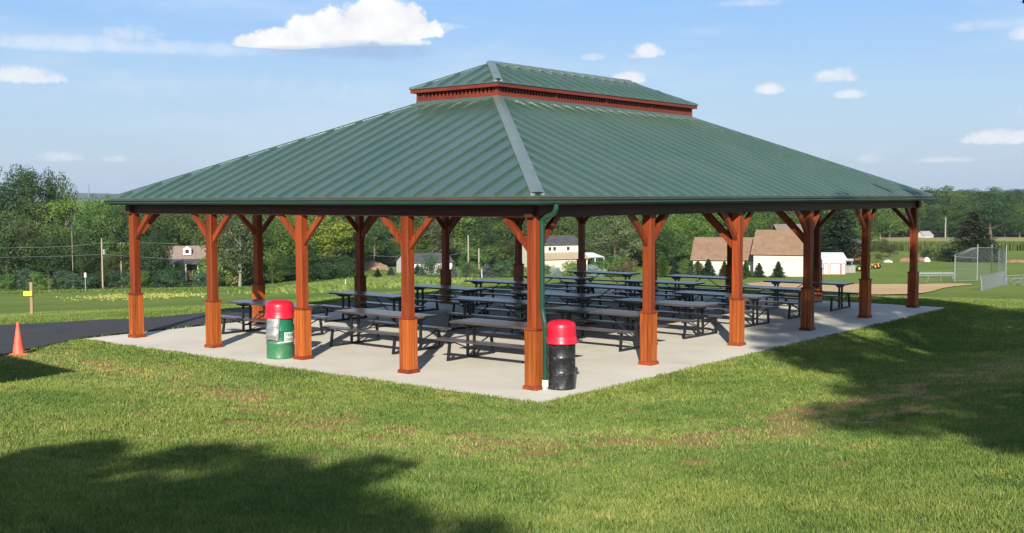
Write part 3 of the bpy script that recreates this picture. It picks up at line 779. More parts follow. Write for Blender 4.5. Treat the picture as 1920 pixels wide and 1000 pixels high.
bnd = [i for i in range(nu+1)]+[j*(nu+1)+nu for j in range(1, nv+1)]+[nv*(nu+1)+i for i in range(nu-1, -1, -1)]+[j*(nu+1) for j in range(nv-1, 0, -1)]
for i in range(len(bnd)):
    a, b_ = bnd[i], bnd[(i+1) % len(bnd)]; fs.append((a, a+q_, b_+q_, b_))
bg = MB().add(vs, fs).build('foil_bag', bagm, None, True)
tag(bg, 'crinkled silver foil bag hanging from the rim of the green drum', 'bag')

# ------------------------------------------------------------------ cone, stake
cp = ground_at(35, 665)
cn = empty('traffic_cone', tuple(cp)); tag(cn, 'faded orange traffic cone on the grass beside the asphalt path', 'traffic cone')
MAT['cone'] = noise_mat('faded_orange_plastic', (.70, .09, .045), (.80, .15, .09), 5, .55)
MB().lathe([(.128, .02), (.120, .04), (.026, .66), (.024, .69), (.012, .695)], 32).build('cone_body', MAT['cone'], cn, True)
MB().cbox(-.15, .15, -.15, .15, -.015, .022, .03).build('cone_base', MAT['cone'], cn)
sp_ = ground_at(60, 592); dsp = depth_of(sp_)
st = empty('marker_post', tuple(sp_)); tag(st, 'wooden marker post with a small yellow tag in the left field', 'post')
hh = 63/F*dsp
MB().tube([(0,0,-.1),(0,0,hh)], .075*dsp/50, 10).build('post_pole', MAT['wood'], st, True)
yl = noise_mat('yellow_paint', (.75, .55, .02), (.85, .62, .03), 3, .5)
vx, vy = HR; MB().bar((-vx*.22-.12*HF[0], -vy*.22-.12*HF[1], hh*.67), (vx*.08-.12*HF[0], vy*.08-.12*HF[1], hh*.67), .03, .15).build('yellow_tag', yl, st)

# ------------------------------------------------------------------ tree factory
def leaf_cloud(centers, radii, nper, size, flat=.0, squash=.8, up_bias=.25, seed=0):
    g_ = np.random.default_rng(seed); P = []; Nn = []; T = []
    for (c, r_) in zip(centers, radii):
        n = max(8, int(nper*(r_/np.mean(radii))**2))
        v = g_.normal(size=(n, 3)); v /= np.linalg.norm(v, axis=1)[:, None]
        rad = r_*(.55+.5*g_.random(n)**.6)
        p = c+v*rad[:, None]*np.array([1, 1, squash]); P.append(p); Nn.append(v)
        T.append(np.clip(g_.normal(.5, .17)+g_.normal(0, .14, n), 0, 1))
    P = np.concatenate(P); Nn = np.concatenate(Nn); T = np.concatenate(T); n = len(P)
    nn = Nn+g_.normal(0, .55, (n, 3)); nn[:, 2] += up_bias; nn /= np.linalg.norm(nn, axis=1)[:, None]
    a = np.cross(nn, g_.normal(size=(n, 3))); a /= np.linalg.norm(a, axis=1)[:, None]; b_ = np.cross(nn, a)
    s_ = size*(.6+.8*g_.random(n))[:, None]
    V = np.stack([P-a*s_, P-b_*s_*.55, P+a*s_, P+b_*s_*.55], 1)
    return V.reshape(-1, 3), np.repeat(T, 4)
def crown_mesh(name, V, T, mat): return np_mesh(name, V, None, 4, mat, {'tint': T})
def tree_variant(seed, kind):
    """unit tree, height 1, base at origin -> (trunk mesh, crown mesh)"""
    g_ = np.random.default_rng(seed); tm = MB()
    if kind in ('broad', 'slim', 'olive', 'bush', 'giant'):
        if kind == 'broad': ncl, cr_, zc, hz, cs, nper, ls, tr = 74, .36, .54, .44, .100, 130, .0120, .020
        elif kind == 'giant': ncl, cr_, zc, hz, cs, nper, ls, tr = 130, .40, .60, .38, .075, 130, .0090, .018
        elif kind == 'slim': ncl, cr_, zc, hz, cs, nper, ls, tr = 48, .23, .58, .41, .085, 110, .0125, .014
        elif kind == 'olive': ncl, cr_, zc, hz, cs, nper, ls, tr = 70, .42, .52, .46, .10, 110, .012, .018
        else: ncl, cr_, zc, hz, cs, nper, ls, tr = 34, .52, .48, .48, .19, 110, .028, .02
        cs_, rs = [], []
        lob = g_.random(3)*6.28
        while len(cs_) < ncl:
            v = g_.normal(size=3); v /= np.linalg.norm(v); f = g_.random()**.45
            th = math.atan2(v[1], v[0]); wob = 1+.22*math.sin(2*th+lob[0])+.14*math.sin(5*th+lob[1])+.18*math.sin(4*v[2]*2+lob[2])
            c = np.array([v[0]*cr_*f*wob, v[1]*cr_*f*wob, zc+v[2]*hz*f*.93])
            if kind != 'bush' and c[2] < (.14 if kind in ('broad', 'olive') else .24): continue
            if kind == 'bush': c[2] = max(.08, c[2])
            cs_.append(c); rs.append(cs*(.6+.8*g_.random()))
        V, T = leaf_cloud(cs_, rs, nper, ls, seed=seed)
        V[:, 2] = np.maximum(V[:, 2], .004)
        zt = V[:, 2].max(); V[:, 2] /= zt
        bend = g_.normal(0, .02, 2)
        tp = [np.array([bend[0]*math.sin(3*t), bend[1]*math.sin(2.3*t), t]) for t in (-.03, .1, .25, .45, .62, .8)]
        tm.tube(tp, [tr*1.5, tr*1.1, tr*.9, tr*.7, tr*.45, tr*.15], 8)
        for c in cs_[:14 if kind != 'giant' else 26]:
            z0 = max(.18, min(.6, c[2]-.18)) ; s0 = np.array([0, 0, z0]); mid = (s0+c)/2+[0, 0, -.02]
            tm.tube([s0, mid, c*[1, 1, 1/zt]], [tr*.42, tr*.26, tr*.08], 5)
        return tm.mesh('trunk', MAT['palebark'] if kind in ('slim',) else MAT['bark'], True), crown_mesh('crown', V, T, MAT['leaf'])
    # conifers
    P = []; T = []
    full = kind in ('spruce', 'bigspruce')
    levels = 26 if kind != 'bigspruce' else 38
    base_r = {'spruce': .27, 'bigspruce': .33, 'pine': .40}[kind]
    V_all, T_all = [], []
    for i in range(levels):
        t = i/(levels-1); z = .03+.95*t
        if kind == 'pine': prof_ = math.sin(min(1, (1-t)*1.25+.05)*math.pi*.62)
        else: prof_ = (1-t)**.85
        rr_ = base_r*prof_*(.88+.22*g_.random())+.008
        nb = max(4, int(7+15*rr_/base_r))
        for k in range(nb):
            a = g_.random()*6.283; L_ = rr_*(.72+.42*g_.random()); tt = np.clip(g_.normal(.5, .17), 0, 1)
            m = 16 if kind != 'bigspruce' else 20
            s_ = g_.random(m)**.7; drop = (-.12 if kind != 'pine' else .15)*L_
            c = np.stack([np.cos(a)*L_*s_, np.sin(a)*L_*s_, z+drop*s_-.25*L_*s_**2*(0 if kind == 'pine' else 1)+.0*s_], -1)
            c += g_.normal(0, .009+.02*rr_, (m, 3))
            dirv = np.array([np.cos(a), np.sin(a), -.3 if kind != 'pine' else .3])+g_.normal(0, .5, (m, 3)); dirv /= np.linalg.norm(dirv, axis=1)[:, None]
            sd_ = np.cross(dirv, [0, 0, 1.0]+g_.normal(0, .5, (m, 3))); sd_ /= np.linalg.norm(sd_, axis=1)[:, None]
            ln = {'spruce': .030, 'bigspruce': .020, 'pine': .03}[kind]*(.7+.6*g_.random(m))[:, None]
            V_all.append(np.stack([c-dirv*ln, c-sd_*ln*.36, c+dirv*ln, c+sd_*ln*.36], 1).reshape(-1, 3)); T_all.append(np.repeat(np.clip(tt+g_.normal(0, .1, m), 0, 1), 4))
    V = np.concatenate(V_all); T = np.concatenate(T_all); V[:, 2] = np.maximum(V[:, 2], .003)
    tm.tube([(0,0,-.03),(0,0,.5),(0,0,.97)], [.022, .012, .003], 7)
    return tm.mesh('trunk', MAT['bark'], True), crown_mesh('crown', V, T, MAT['needle'])
VAR = {k: [tree_variant(100*i+j, k) for j in range(n_)] for i, (k, n_) in enumerate((('broad', 5), ('slim', 3), ('olive', 2), ('bush', 3), ('spruce', 3), ('bigspruce', 1), ('pine', 2), ('giant', 1)))}
def _wid(me):
    a = np.empty(len(me.vertices)*3, np.float32); me.vertices.foreach_get('co', a); a = a.reshape(-1, 3)
    return float(np.percentile(np.abs(a[:, 0]), 96)+np.percentile(np.abs(a[:, 1]), 96))
GREEN = {'dark': (.036, .074, .022), 'mid': (.064, .118, .028), 'light': (.095, .160, .028), 'olive': (.076, .108, .032), 'blue': (.095, .140, .120), 'silver': (.20, .25, .22), 'spruce': (.045, .085, .042), 'yellow': (.17, .22, .03), 'brown': (.085, .082, .035)}
def plant(name, kind, loc, h, w, colr, label, cat, group=None, var=None, rot=None, single=False):
    vr = VAR[kind][(var if var is not None else random.randrange(99)) % len(VAR[kind])]
    c_ = GREEN[colr] if isinstance(colr, str) else colr
    j = random.uniform(.85, 1.15)*(1.45 if kind == 'bush' and colr not in ('dark',) else 1.0); c_ = tuple(x*j*random.uniform(.94, 1.06) for x in c_)
    sx = w/_wid(vr[1]) if w else h
    e = empty(name, (float(loc[0]), float(loc[1]), float(loc[2])-.02), random.uniform(0, 6.28) if rot is None else rot)
    e.scale = (sx, sx*random.uniform(.9, 1.1), h)
    link('trunk', vr[0], e)
    cr_ = link('crown', vr[1], e); cr_.color = (*c_, 1)
    tag(e, label, cat, group); return e
def tree_px(name, kind, px, pb, pt, wpx, colr, label, cat='tree', group=None, var=None, d=None):
    if d is None: g0 = ground_at(px, pb); d = depth_of(g0)
    else: g0 = at(px, d)
    hor = horizon(px); ztop = CAM[2]-(pt-hor)/F*d
    h = ztop-g0[2]; w = wpx/F*d
    return plant(name, kind, g0, h, w, colr, label, cat, group, var)

# --- left side, individual trees
tree_px('tall_tree', 'giant', 36, 0, 304, 140, 'dark', 'tall dark tree rising above the other trees at the far left', d=205, var=0)
tree_px('broadleaf_tree', 'broad', 104, 0, 312, 56, 'dark', 'dark crown just right of the tallest tree at far left', d=212, var=3)
tree_px('broadleaf_tree', 'olive', -25, 0, 344, 130, 'dark', 'dark bushy tree cut off by the left edge of the photo', d=178)
tree_px('broadleaf_tree', 'olive', 55, 0, 372, 120, 'olive', 'olive green tree below the tall dark tree at left', d=172)
tree_px('broadleaf_tree', 'broad', 122, 0, 367, 95, 'light', 'bright green tree right of the olive tree at left', d=186)
tree_px('broadleaf_tree', 'broad', 186, 0, 362, 80, 'light', 'bright green rounded tree just left of the roof corner', d=188)
tree_px('slim_tree', 'slim', 172, 0, 384, 60, 'mid', 'slim pale trunked tree behind the brown utility pole', d=176)
tree_px('slim_tree', 'slim', 212, 0, 380, 60, 'mid', 'slim tree under the left eave of the pavilion', d=174)
GL = 'trees in the left woods'
k = 0
for (px, pt, w, c_, kd, dd_) in [(-90,350,130,'dark','broad',190),(-160,340,130,'mid','broad',200),(10,430,90,'dark','broad',168),(90,440,90,'dark','broad',169),(150,430,80,'dark','olive',170),
      (240,385,90,'dark','broad',186),(262,440,70,'mid','slim',171),(280,380,90,'mid','broad',195),(330,390,110,'olive','broad',205),(285,455,60,'dark','bush',166),
      (400,385,110,'mid','broad',205),(400,400,70,'olive','broad',188),(440,392,100,'olive','slim',176),(465,400,90,'mid','olive',182),(500,385,110,'mid','broad',195),(530,395,100,'light','broad',172),
      (560,385,110,'mid','broad',188),(590,392,90,'light','broad',170),(615,400,90,'yellow','slim',168),(640,380,120,'mid','broad',185),(655,420,80,'dark','broad',172),
      (570,460,90,'dark','olive',166),(620,465,90,'dark','olive',162),(510,470,90,'mid','olive',167),(430,470,80,'olive','bush',166),(400,478,60,'light','bush',165)]:
    k += 1
    tree_px('broadleaf_tree', kd, px, 0, pt, w, c_, 'leafy tree in the crowded woods behind the left field', group=GL, d=dd_)
tree_px('broadleaf_tree', 'broad', 291, 0, 428, 44, 'dark', 'dark bushy tree covering the left end of the dormer house', 'tree', None, 2, 168)
tree_px('broadleaf_tree', 'olive', 393, 0, 478, 40, 'olive', 'olive green low tree at the right end of the dormer house', 'tree', None, 1, 166)
tree_px('shrub', 'bush', 322, 0, 492, 34, 'dark', 'dark bush in front of the porch of the dormer house', 'shrub', None, 1, 163)
tree_px('slim_tree', 'slim', 448, 0, 402, 74, (.09, .12, .05), 'pale trunked tree with sparse branches left of the second dark post', 'tree', None, 1, 163)
# dense woods rows behind (fills)
def wood_row(x0, x1, n, d0, d1, t0, t1, cols, label, group, kinds=('broad', 'broad', 'olive', 'slim'), wr=(90, 130)):
    for i in range(n):
        px = x0+(x1-x0)*(i+random.uniform(.1, .9))/n
        if 285 < px < 392 and d0 < 190: continue
        tree_px('broadleaf_tree', random.choice(kinds), px, 0, random.uniform(t0, t1), random.uniform(*wr)*1.0, random.choice(cols), label, group=group, d=random.uniform(d0, d1))
wood_row(-220, 60, 6, 225, 250, 362, 376, ['dark', 'mid'], 'dark tree of the back rank behind the tall tree at left', 'back rank of the far left woods')
wood_row(200, 700, 13, 222, 262, 362, 378, ['dark', 'mid', 'olive'], 'tree in the back rank of woods seen between the left posts', 'back rank behind the left posts')
wood_row(640, 1320, 17, 250, 285, 350, 372, ['dark', 'mid', 'mid', 'olive', 'light'], 'tall tree in the hillside woods seen between the middle posts', 'hillside woods behind the houses')
wood_row(650, 1320, 17, 222, 248, 388, 412, ['dark', 'mid', 'light', 'olive'], 'lower tree at the foot of the hillside woods behind the houses', 'foot of the woods behind the houses', wr=(70, 110))
wood_row(690, 1320, 22, 205, 218, 440, 466, ['dark', 'mid', 'olive', 'dark'], 'low leafy tree in the undergrowth behind the houses', 'undergrowth behind the houses', kinds=('broad', 'olive', 'bush'), wr=(46, 80))
wood_row(-200, 640, 30, 172, 196, 455, 492, ['dark', 'dark', 'mid', 'olive'], 'low dark tree filling the foot of the left woods', 'undergrowth of the left woods', kinds=('broad', 'olive', 'bush'), wr=(46, 80))
wood_row(1280, 1640, 9, 250, 300, 355, 372, ['dark', 'mid', 'light'], 'tree in the woods behind the tan garages', 'woods behind the tan garages')
wood_row(1280, 1480, 6, 215, 240, 385, 410, ['mid', 'olive', 'light'], 'lower tree directly behind the tan garage roofs', 'trees close behind the tan garages', wr=(70, 110))
wood_row(1620, 2080, 15, 425, 470, 352, 366, ['dark', 'mid', 'mid'], 'broadleaf tree on the wooded rise beyond the hay field at right', 'wooded rise at right', wr=(55, 85))
wood_row(1620, 2080, 16, 405, 425, 372, 398, ['dark', 'mid', 'light'], 'tree at the field edge of the wooded rise at right', 'front of the wooded rise at right', wr=(40, 65))
wood_row(1620, 2080, 16, 402, 410, 402, 420, ['dark', 'mid', 'olive'], 'low tree bordering the hay field at right', 'low edge of the wooded rise at right', wr=(34, 55))
wood_row(1720, 2100, 12, 480, 560, 347, 358, ['mid', 'dark'], 'treetop on the crest of the wooded rise at right', 'crest of the wooded rise at right', wr=(55, 80))
tree_px('broadleaf_tree', 'broad', 1858, 0, 355, 88, 'dark', 'large dark rounded tree behind the big evergreen at right', d=400, var=1)
tree_px('broadleaf_tree', 'broad', 1668, 0, 385, 70, 'light', 'pale green tree between the last two right-hand posts', d=395)
# shrubs along left woods
for i, px in enumerate([-40, 8, 45, 68, 112, 125, 150, 176, 205, 235, 262, 288, 316, 384]):
    tree_px('shrub', 'bush', px, 0, random.uniform(500, 512), random.uniform(36, 50), random.choice(['spruce', 'dark', 'mid', (.045, .085, .045)]), 'rounded dark shrub in the row along the left woods', 'shrub', 'row of shrubs along the left woods', d=random.uniform(156, 162))
for px, w in ((590, 60), (640, 60), (655, 50), (615, 56)):
    tree_px('shrub', 'bush', px, 0, random.uniform(488, 498), w, 'dark', 'dark bush at the foot of the woods left of the dirt mound', 'shrub', 'bushes left of the dirt mound', d=random.uniform(140, 150))
# conifers & bushes in the middle
for (px, pb, pt, w, kd, c_, lb) in [
    (708, 522.5, 503, 17, 'spruce', 'spruce', 'small green fir on the lawn right of the dirt mound'),
    (733, 518.5, 501, 15, 'spruce', 'blue', 'small blue spruce right of the small green fir'),
    (783, 517, 496, 18, 'spruce', 'spruce', 'small dark fir in front of the white garage'),
    (790.5, 519, 500, 17, 'spruce', 'silver', 'silver blue spruce in front of the white garage wall'),
    (809, 519.5, 476, 34, 'bush', 'spruce', 'large dense evergreen hiding the middle of the white garage'),
    (830, 516, 494, 20, 'bush', 'brown', 'small brownish bush left of the dark back post by the white garage'),
    (851, 519.5, 495, 16, 'spruce', 'silver', 'silver spruce at the right gable of the white garage'),
    (874, 520, 489, 30, 'bush', 'spruce', 'round blue green bush right of the white garage'),
    (891, 520.5, 490, 26, 'bush', 'olive', 'olive green bush between two rounder bushes'),
    (913, 520.5, 494, 26, 'spruce', 'silver', 'wide silver spruce with a white stake beside it'),
    (925, 518, 484, 30, 'pine', 'spruce', 'dark upright evergreen behind the wide silver spruce'),
    (944, 520.5, 485, 40, 'bush', 'spruce', 'broad blue green bush left of the near corner post'),
    (968, 519, 487, 34, 'bush', 'olive', 'olive bush behind the dark post left of the corner post'),
    (1025, 513, 495, 28, 'bush', 'olive', 'dark olive bush left in front of the cream house'),
    (1042, 518, 500, 26, 'bush', 'silver', 'pale grey green shrub in front of the cream house'),
    (1070, 518, 488, 42, 'bush', 'light', 'bright green bush at the right of the cream house front'),
    (1110, 520, 496, 50, 'bush', 'silver', 'wide grey green shrub below the white porch roof'),
    (1150, 519, 477, 70, 'bush', 'mid', 'large spreading green bush right of the porch'),
    (1176, 520, 484, 36, 'bush', 'brown', 'reddish brown bush beside the large spreading bush'),
    (1242, 520.5, 478, 24, 'pine', 'mid', 'upright green evergreen right of the second right-hand post'),
    (1265.5, 516, 488, 20, 'spruce', 'spruce', 'dark spruce left of the tan garage beside a silver one'),
    (1297.5, 517, 499, 19, 'spruce', 'blue', 'blue grey spruce at the left end of the tan garage'),
    (1284, 514, 485, 30, 'bush', 'mid', 'leafy bush behind the blue grey spruce'),
    (1309, 514, 490, 22, 'pine', 'mid', 'slender evergreen at the corner of the tan garage'),
    (1329, 516, 486, 25, 'spruce', 'spruce', 'green spruce against the lower tan garage wall'),
    (1359, 517, 490, 22, 'spruce', 'brown', 'brownish spruce left of the third right-hand post'),
    (1399, 517, 488, 20, 'spruce', 'mid', 'soft green spruce right of the third right-hand post'),
    (1424, 519, 493, 22, 'spruce', 'spruce', 'dark squat spruce against the higher cream wall'),
    (1460.5, 518, 490, 23, 'spruce', 'spruce', 'neat conical spruce centred on the higher cream wall'),
    ]:
    
    tree_px('spruce_tree' if kd in ('spruce', 'pine') else 'shrub', kd, px, pb, pt, w, c_, lb, 'tree' if kd in ('spruce', 'pine') else 'shrub', d=(None if px < 1300 else 138))
tree_px('broadleaf_tree', 'olive', 1150, 0, 396, 110, (.105, .140, .060), 'large pale green tree right of the cream house', d=190, var=1)
tree_px('slim_tree', 'slim', 700, 0, 398, 60, 'mid', 'slim pale trunked tree above the dirt mound', d=204)
tree_px('slim_tree', 'slim', 820, 0, 396, 56, (.09, .12, .05), 'sparse pale trunked tree above the white garage', d=200)
tree_px('broadleaf_tree', 'broad', 1105, 0, 410, 70, 'mid', 'green tree behind the white porch roof', d=215)
tree_px('broadleaf_tree', 'broad', 1225, 0, 400, 80, 'dark', 'dark tree in shade behind the second right-hand post', d=200)
tree_px('spruce_tree', 'bigspruce', 1572, 499, 382, 90, (.030, .052, .022), 'huge dark spruce behind the small garage with two doors', d=None)
tree_px('spruce_tree', 'bigspruce', 1824, 491, 396, 84, (.050, .068, .026), 'big loose evergreen behind the backstop at right', d=None)
tree_px('shrub', 'bush', 1752, 488, 458, 34, 'olive', 'dark green bush left of the big evergreen at right', 'shrub')
tree_px('shrub', 'bush', 1771, 488, 462, 26, 'mid', 'small bush touching the big evergreen at right', 'shrub')
tree_px('shrub', 'bush', 1738, 486, 462, 26, 'brown', 'brownish bush just right of the last right-hand post', 'shrub')
tree_px('broadleaf_tree', 'broad', 1656, 480, 446, 24, 'olive', 'small olive tree left of the last right-hand post', 'tree')
tree_px('broadleaf_tree', 'broad', 1668, 482, 458, 26, 'brown', 'small brownish tree in the field left of the last post', 'tree')
tree_px('broadleaf_tree', 'broad', 1647, 492, 474, 14, 'olive', 'tiny sapling beside the fifth right-hand post', 'tree')

# ------------------------------------------------------------------ shadow-casting trees around the camera
SUNAZ, SUNEL = R(35), R(25)      # direction the light travels
def toward_sun(p, hgt):
    """point at height hgt above p along the sun ray"""
    t = hgt/math.tan(SUNEL)
    return np.array([p[0]-math.cos(SUNAZ)*t, p[1]-math.sin(SUNAZ)*t, p[2]+hgt])
def caster_tree(name, targets, label, seed, leaf=.12, nper=300, spr=.45, trunk=None):
    """targets: (px, py, height, radius): ground point to shade, height of the clump, clump radius"""
    cs_, rs = [], []; g_ = np.random.default_rng(seed)
    for tg in targets:
        px, py, hh_, r_ = tg[:4]
        c = toward_sun(ground_at(px, py) if len(tg) == 4 else np.array([px, py, tg[4]]), hh_)
        for _ in range(5):
            cs_.append(c+g_.normal(0, r_*spr, 3)*[1, 1, .8]); rs.append(r_*(.42+.28*g_.random()))
    V, T = leaf_cloud(cs_, rs, nper, leaf, seed=seed)
    cc_ = np.mean(cs_, axis=0) if trunk is None else np.array(trunk)
    gz = Hs(cc_[0], cc_[1]); e = empty(name, (cc_[0], cc_[1], gz-.1))
    o_ = np.array([cc_[0], cc_[1], gz-.1])
    me = crown_mesh('crown', V-o_, T, MAT['leaf']); c_ = link('crown', me, e); c_.color = (.05, .09, .022, 1)
    tm = MB(); top_ = max(c[2] for c in cs_)-o_[2]; lowz = min(c[2] for c in cs_)-o_[2]
    tm.tube([(0,0,-.2),(0,0,lowz*.5),(.1,.05,lowz),(.1,0,top_*.85)], [.32,.26,.2,.06], 10)
    for c in cs_[::4]:
        s0 = np.array([.05, 0, min(lowz, (c-o_)[2]*.7)]); q1 = c-o_
        tm.tube([s0, (s0+q1)/2+[0,0,-.2], q1], [.12, .07, .02], 5)
    tm.build('trunk', MAT['bark'], e, True)
    tag(e, label, 'tree'); return e
# right: long shadow over lawn, slab end and posts
RT = []
for px, py, r_ in [(1500, 622, .9), (1560, 640, 1.3), (1620, 660, 1.5), (1690, 640, 1.7), (1760, 620, 1.8), (1850, 610, 2.0), (1920, 600, 2.2), (1700, 700, 1.5), (1780, 690, 1.6), (1860, 680, 1.8), (1940, 680, 1.9), (1760, 740, 1.2), (1830, 745, 1.3), (1900, 750, 1.4), (1960, 740, 1.4), (1880, 790, .8), (1960, 800, 1.0), (1560, 600, 1.3), (1640, 585, 1.6), (1720, 580, 1.8), (1820, 580, 1.8), (2020, 640, 2.2), (2050, 720, 2), (1600, 572, 1.6), (1480, 612, .7), (1440, 655, .45)]:
    RT.append((px, py, 12.5+random.uniform(-1.5, 1.5), r_*.92))
for wx_, wy_, wz_, r_ in [(3*B, 0, .6, .55), (3*B, 0, 1.5, .6), (3*B, 0, 2.3, .5), (3*B-.6, -.3, .2, .7), (4*B, 0, .3, .6), (4*B, 0, 1.2, .4), (4*B+.3, 0, 2.6, .35), (5*B, 0, .5, .7), (5*B, 0, 1.5, .35), (5*B, 0, 2.7, .5), (17.5, -.4, 3.6, .35), (15.5, -.4, 3.7, .25), (13, 1.5, 0, .5), (12, .6, 0, .45), (17, 1.8, 0, 1.0), (19.5, .5, 0, 1.0)]:
    RT.append((wx_, wy_, 12.0+random.uniform(-1, 1), r_, wz_))
caster_tree('shade_tree', RT, 'large leafy tree behind the camera to the right', 51, leaf=.11, nper=190, spr=.62)
LTt = []
for px, py, r_ in [(60, 880, .75), (180, 900, .75), (300, 925, .7), (420, 925, .7), (540, 945, .7), (590, 985, .45), (60, 960, .9), (250, 985, .9), (400, 1010, .8), (500, 1040, .6), (-60, 900, 1.0), (-100, 1000, 1.2), (150, 1050, 1.2), (330, 1080, 1.1)]:
    LTt.append((px, py, 9.0+random.uniform(-.6, .6), r_))
caster_tree('shade_tree', LTt, 'leafy tree behind the camera to the left', 52, leaf=.10, nper=230, spr=.62)
# shed outside the left edge: its flat roof corner throws the sharp shadow by the cone
c0 = toward_sun(ground_at(150, 698), 3.6); c1 = toward_sun(ground_at(0, 668), 3.6); c2 = toward_sun(ground_at(0, 722), 3.6)
v1 = (c1-c0)[:2]; v1 /= np.linalg.norm(v1); v2 = (c2-c0)[:2]; v2 /= np.linalg.norm(v2)
sh = empty('garden_shed', (c0[0], c0[1], 0)); zt_ = float(c0[2])
def quadprism(mb, pts, z0, z1):
    vs = [(*p, z0) for p in pts]+[(*p, z1) for p in pts]
    mb.add(vs, [(0,3,2,1),(4,5,6,7),(0,1,5,4),(1,2,6,5),(2,3,7,6),(3,0,4,7)])
P4 = [np.zeros(2), v1*5, v1*5+v2*4.5, v2*4.5]
m_ = MB(); quadprism(m_, [p*1.0 for p in P4], zt_-.12, zt_); m_.build('roof', MAT['greyroof'], sh)
m_ = MB(); quadprism(m_, [p*.9+(v1*5+v2*4.5)*.05 for p in P4], -.2, zt_-.12); m_.build('wall', MAT['greywood'], sh)
tag(sh, 'grey wooden shed outside the left edge of the photo', 'shed')
# overhanging sprig at the top right corner
twp = CAM+ray(1925, 8)/F*11.0
br = MB(); br.tube([twp+np.array([.5*HR[0], .5*HR[1], 1.2]), twp+np.array([.15*HR[0], .15*HR[1], .45]), twp], [.02, .012, .004], 6)
bro = empty('overhanging_branch', tuple(twp)); V, T = leaf_cloud([twp+np.array([.05*HR[0], .05*HR[1], .1]), twp+np.array([.12*HR[0], .12*HR[1], .3])], [.12, .16], 60, .03, seed=5)
c_ = link('leaves', crown_mesh('leaves', V-twp, T, MAT['leaf']), bro); c_.color = (.03, .05, .015, 1)
tw = br; tw.v = [tuple(np.array(v)-twp) for v in tw.v]; tw.build('twig', MAT['bark'], bro, True)
tag(bro, 'dark leafy twig hanging into the top right corner', 'branch')

# ------------------------------------------------------------------ buildings
def house_frame(px, d, rot_deg, dz=0.0):
    p = at(px, d); e_rot = YAW-math.pi/2+R(rot_deg)
    return p, e_rot
def gable_house(name, px, d, rot, w, dp, wall_h, roof_h, wallmat, roofmat, label, over=.35, cat='house', floor=0.0):
    """front (eave) wall along local x centred at px; local y points away from camera"""
    p, r_ = house_frame(px, d, rot); e = empty(name, (p[0], p[1], p[2]+floor), r_); tag(e, label, cat)
    m_ = MB(); x0, x1, y0, y1 = -w/2, w/2, 0, dp; z1 = wall_h
    ym = dp/2
    m_.add([(x0,y0,-1.5),(x1,y0,-1.5),(x1,y1,-1.5),(x0,y1,-1.5),(x0,y0,z1),(x1,y0,z1),(x1,y1,z1),(x0,y1,z1),(x0,ym,z1+roof_h),(x1,ym,z1+roof_h)],
           [(0,1,5,4),(2,3,7,6),(1,2,6,9,5),(3,0,4,8,7)])
    m_.build('wall', wallmat, e)
    o_ = over; sl = roof_h/ym; t_ = .14; m_ = MB()
    for (ya, yb) in ((y0-o_, ym), (y1+o_, ym)):
        za = z1-o_*sl+.02; zb = z1+roof_h+.02
        m_.add([(x0-o_,ya,za),(x1+o_,ya,za),(x1+o_,yb,zb),(x0-o_,yb,zb),(x0-o_,ya,za+t_),(x1+o_,ya,za+t_),(x1+o_,yb,zb+t_),(x0-o_,yb,zb+t_)],
               [(0,3,2,1),(4,5,6,7),(0,1,5,4),(1,2,6,5),(2,3,7,6),(3,0,4,7)])
    m_.build('roof', roofmat, e); return e
def window(e, x, z, w, h, face='front', off=0.0, mat=None, name='window', frame=True, framew=.08):
    """on the front wall (y=0) or on the right gable (x=off)"""
    fm = MB(); gm_ = MB()
    def bx(mb, a0, a1, b0, b1, c0, c1):
        if face == 'front': mb.box(a0, a1, off-c1, off-c0, b0, b1)
        elif face == 'right': mb.box(off+c0, off+c1, a0, a1, b0, b1)
        else: mb.box(off-c1, off-c0, a0, a1, b0, b1)
    bx(fm, x-w/2-framew, x+w/2+framew, z-h/2-framew, z+h/2+framew, -.02, .05)
    o_ = fm.build(name, mat or MAT['white'], e)
    bx(gm_, x-w/2, x+w/2, z-h/2, z+h/2, .03, .065); gm_.build('pane' if name == 'window' else 'panel', MAT['glass'] if name == 'window' else MAT['white'], o_)
    return o_
redtrim = noise_mat('red_brown_trim', (.28, .09, .06), (.34, .12, .08), 3, .6)
# tan garages
ga = gable_house('garage', 1368, 152, -15, 9.6, 9.5, 2.25, 2.6, MAT['cream'], MAT['brownroof'], 'long low cream garage with brown shingle roof', cat='garage')
gb = gable_house('garage', 1462, 147, -20, 6.6, 9.0, 3.0, 2.75, MAT['cream'], MAT['brownroof'], 'taller cream garage with brown roof right of the low one', cat='garage')
gp = gable_house('garage', 1565, 157, -4, 3.2, 5.0, 2.1, .7, MAT['whitewall'], MAT['paleroof'], 'small white garage with red trim and two doors', cat='garage', over=.15)
for x, w in ((-1.15, .5), (.15, 1.25), (1.25, .38)):
    window(gp, x, .75, w, 1.35, 'front', 0, redtrim, 'garage_door', framew=.13)
gh = gable_house('house', 1492, 200, 10, 5, 6, 5.0, 2.2, MAT['greyroof'], noise_mat('brown_grey_roof', (.15,.12,.10), (.2,.16,.14), 2, .8), 'distant building with a grey brown gable behind the garages')
# white garage between left posts
wg = gable_house('garage', 806, 152, 22, 6.3, 5.2, 1.55, 1.0, MAT['whitewall'], MAT['greyroof'], 'white garage with dark grey roof behind the evergreens', cat='garage', over=.2)
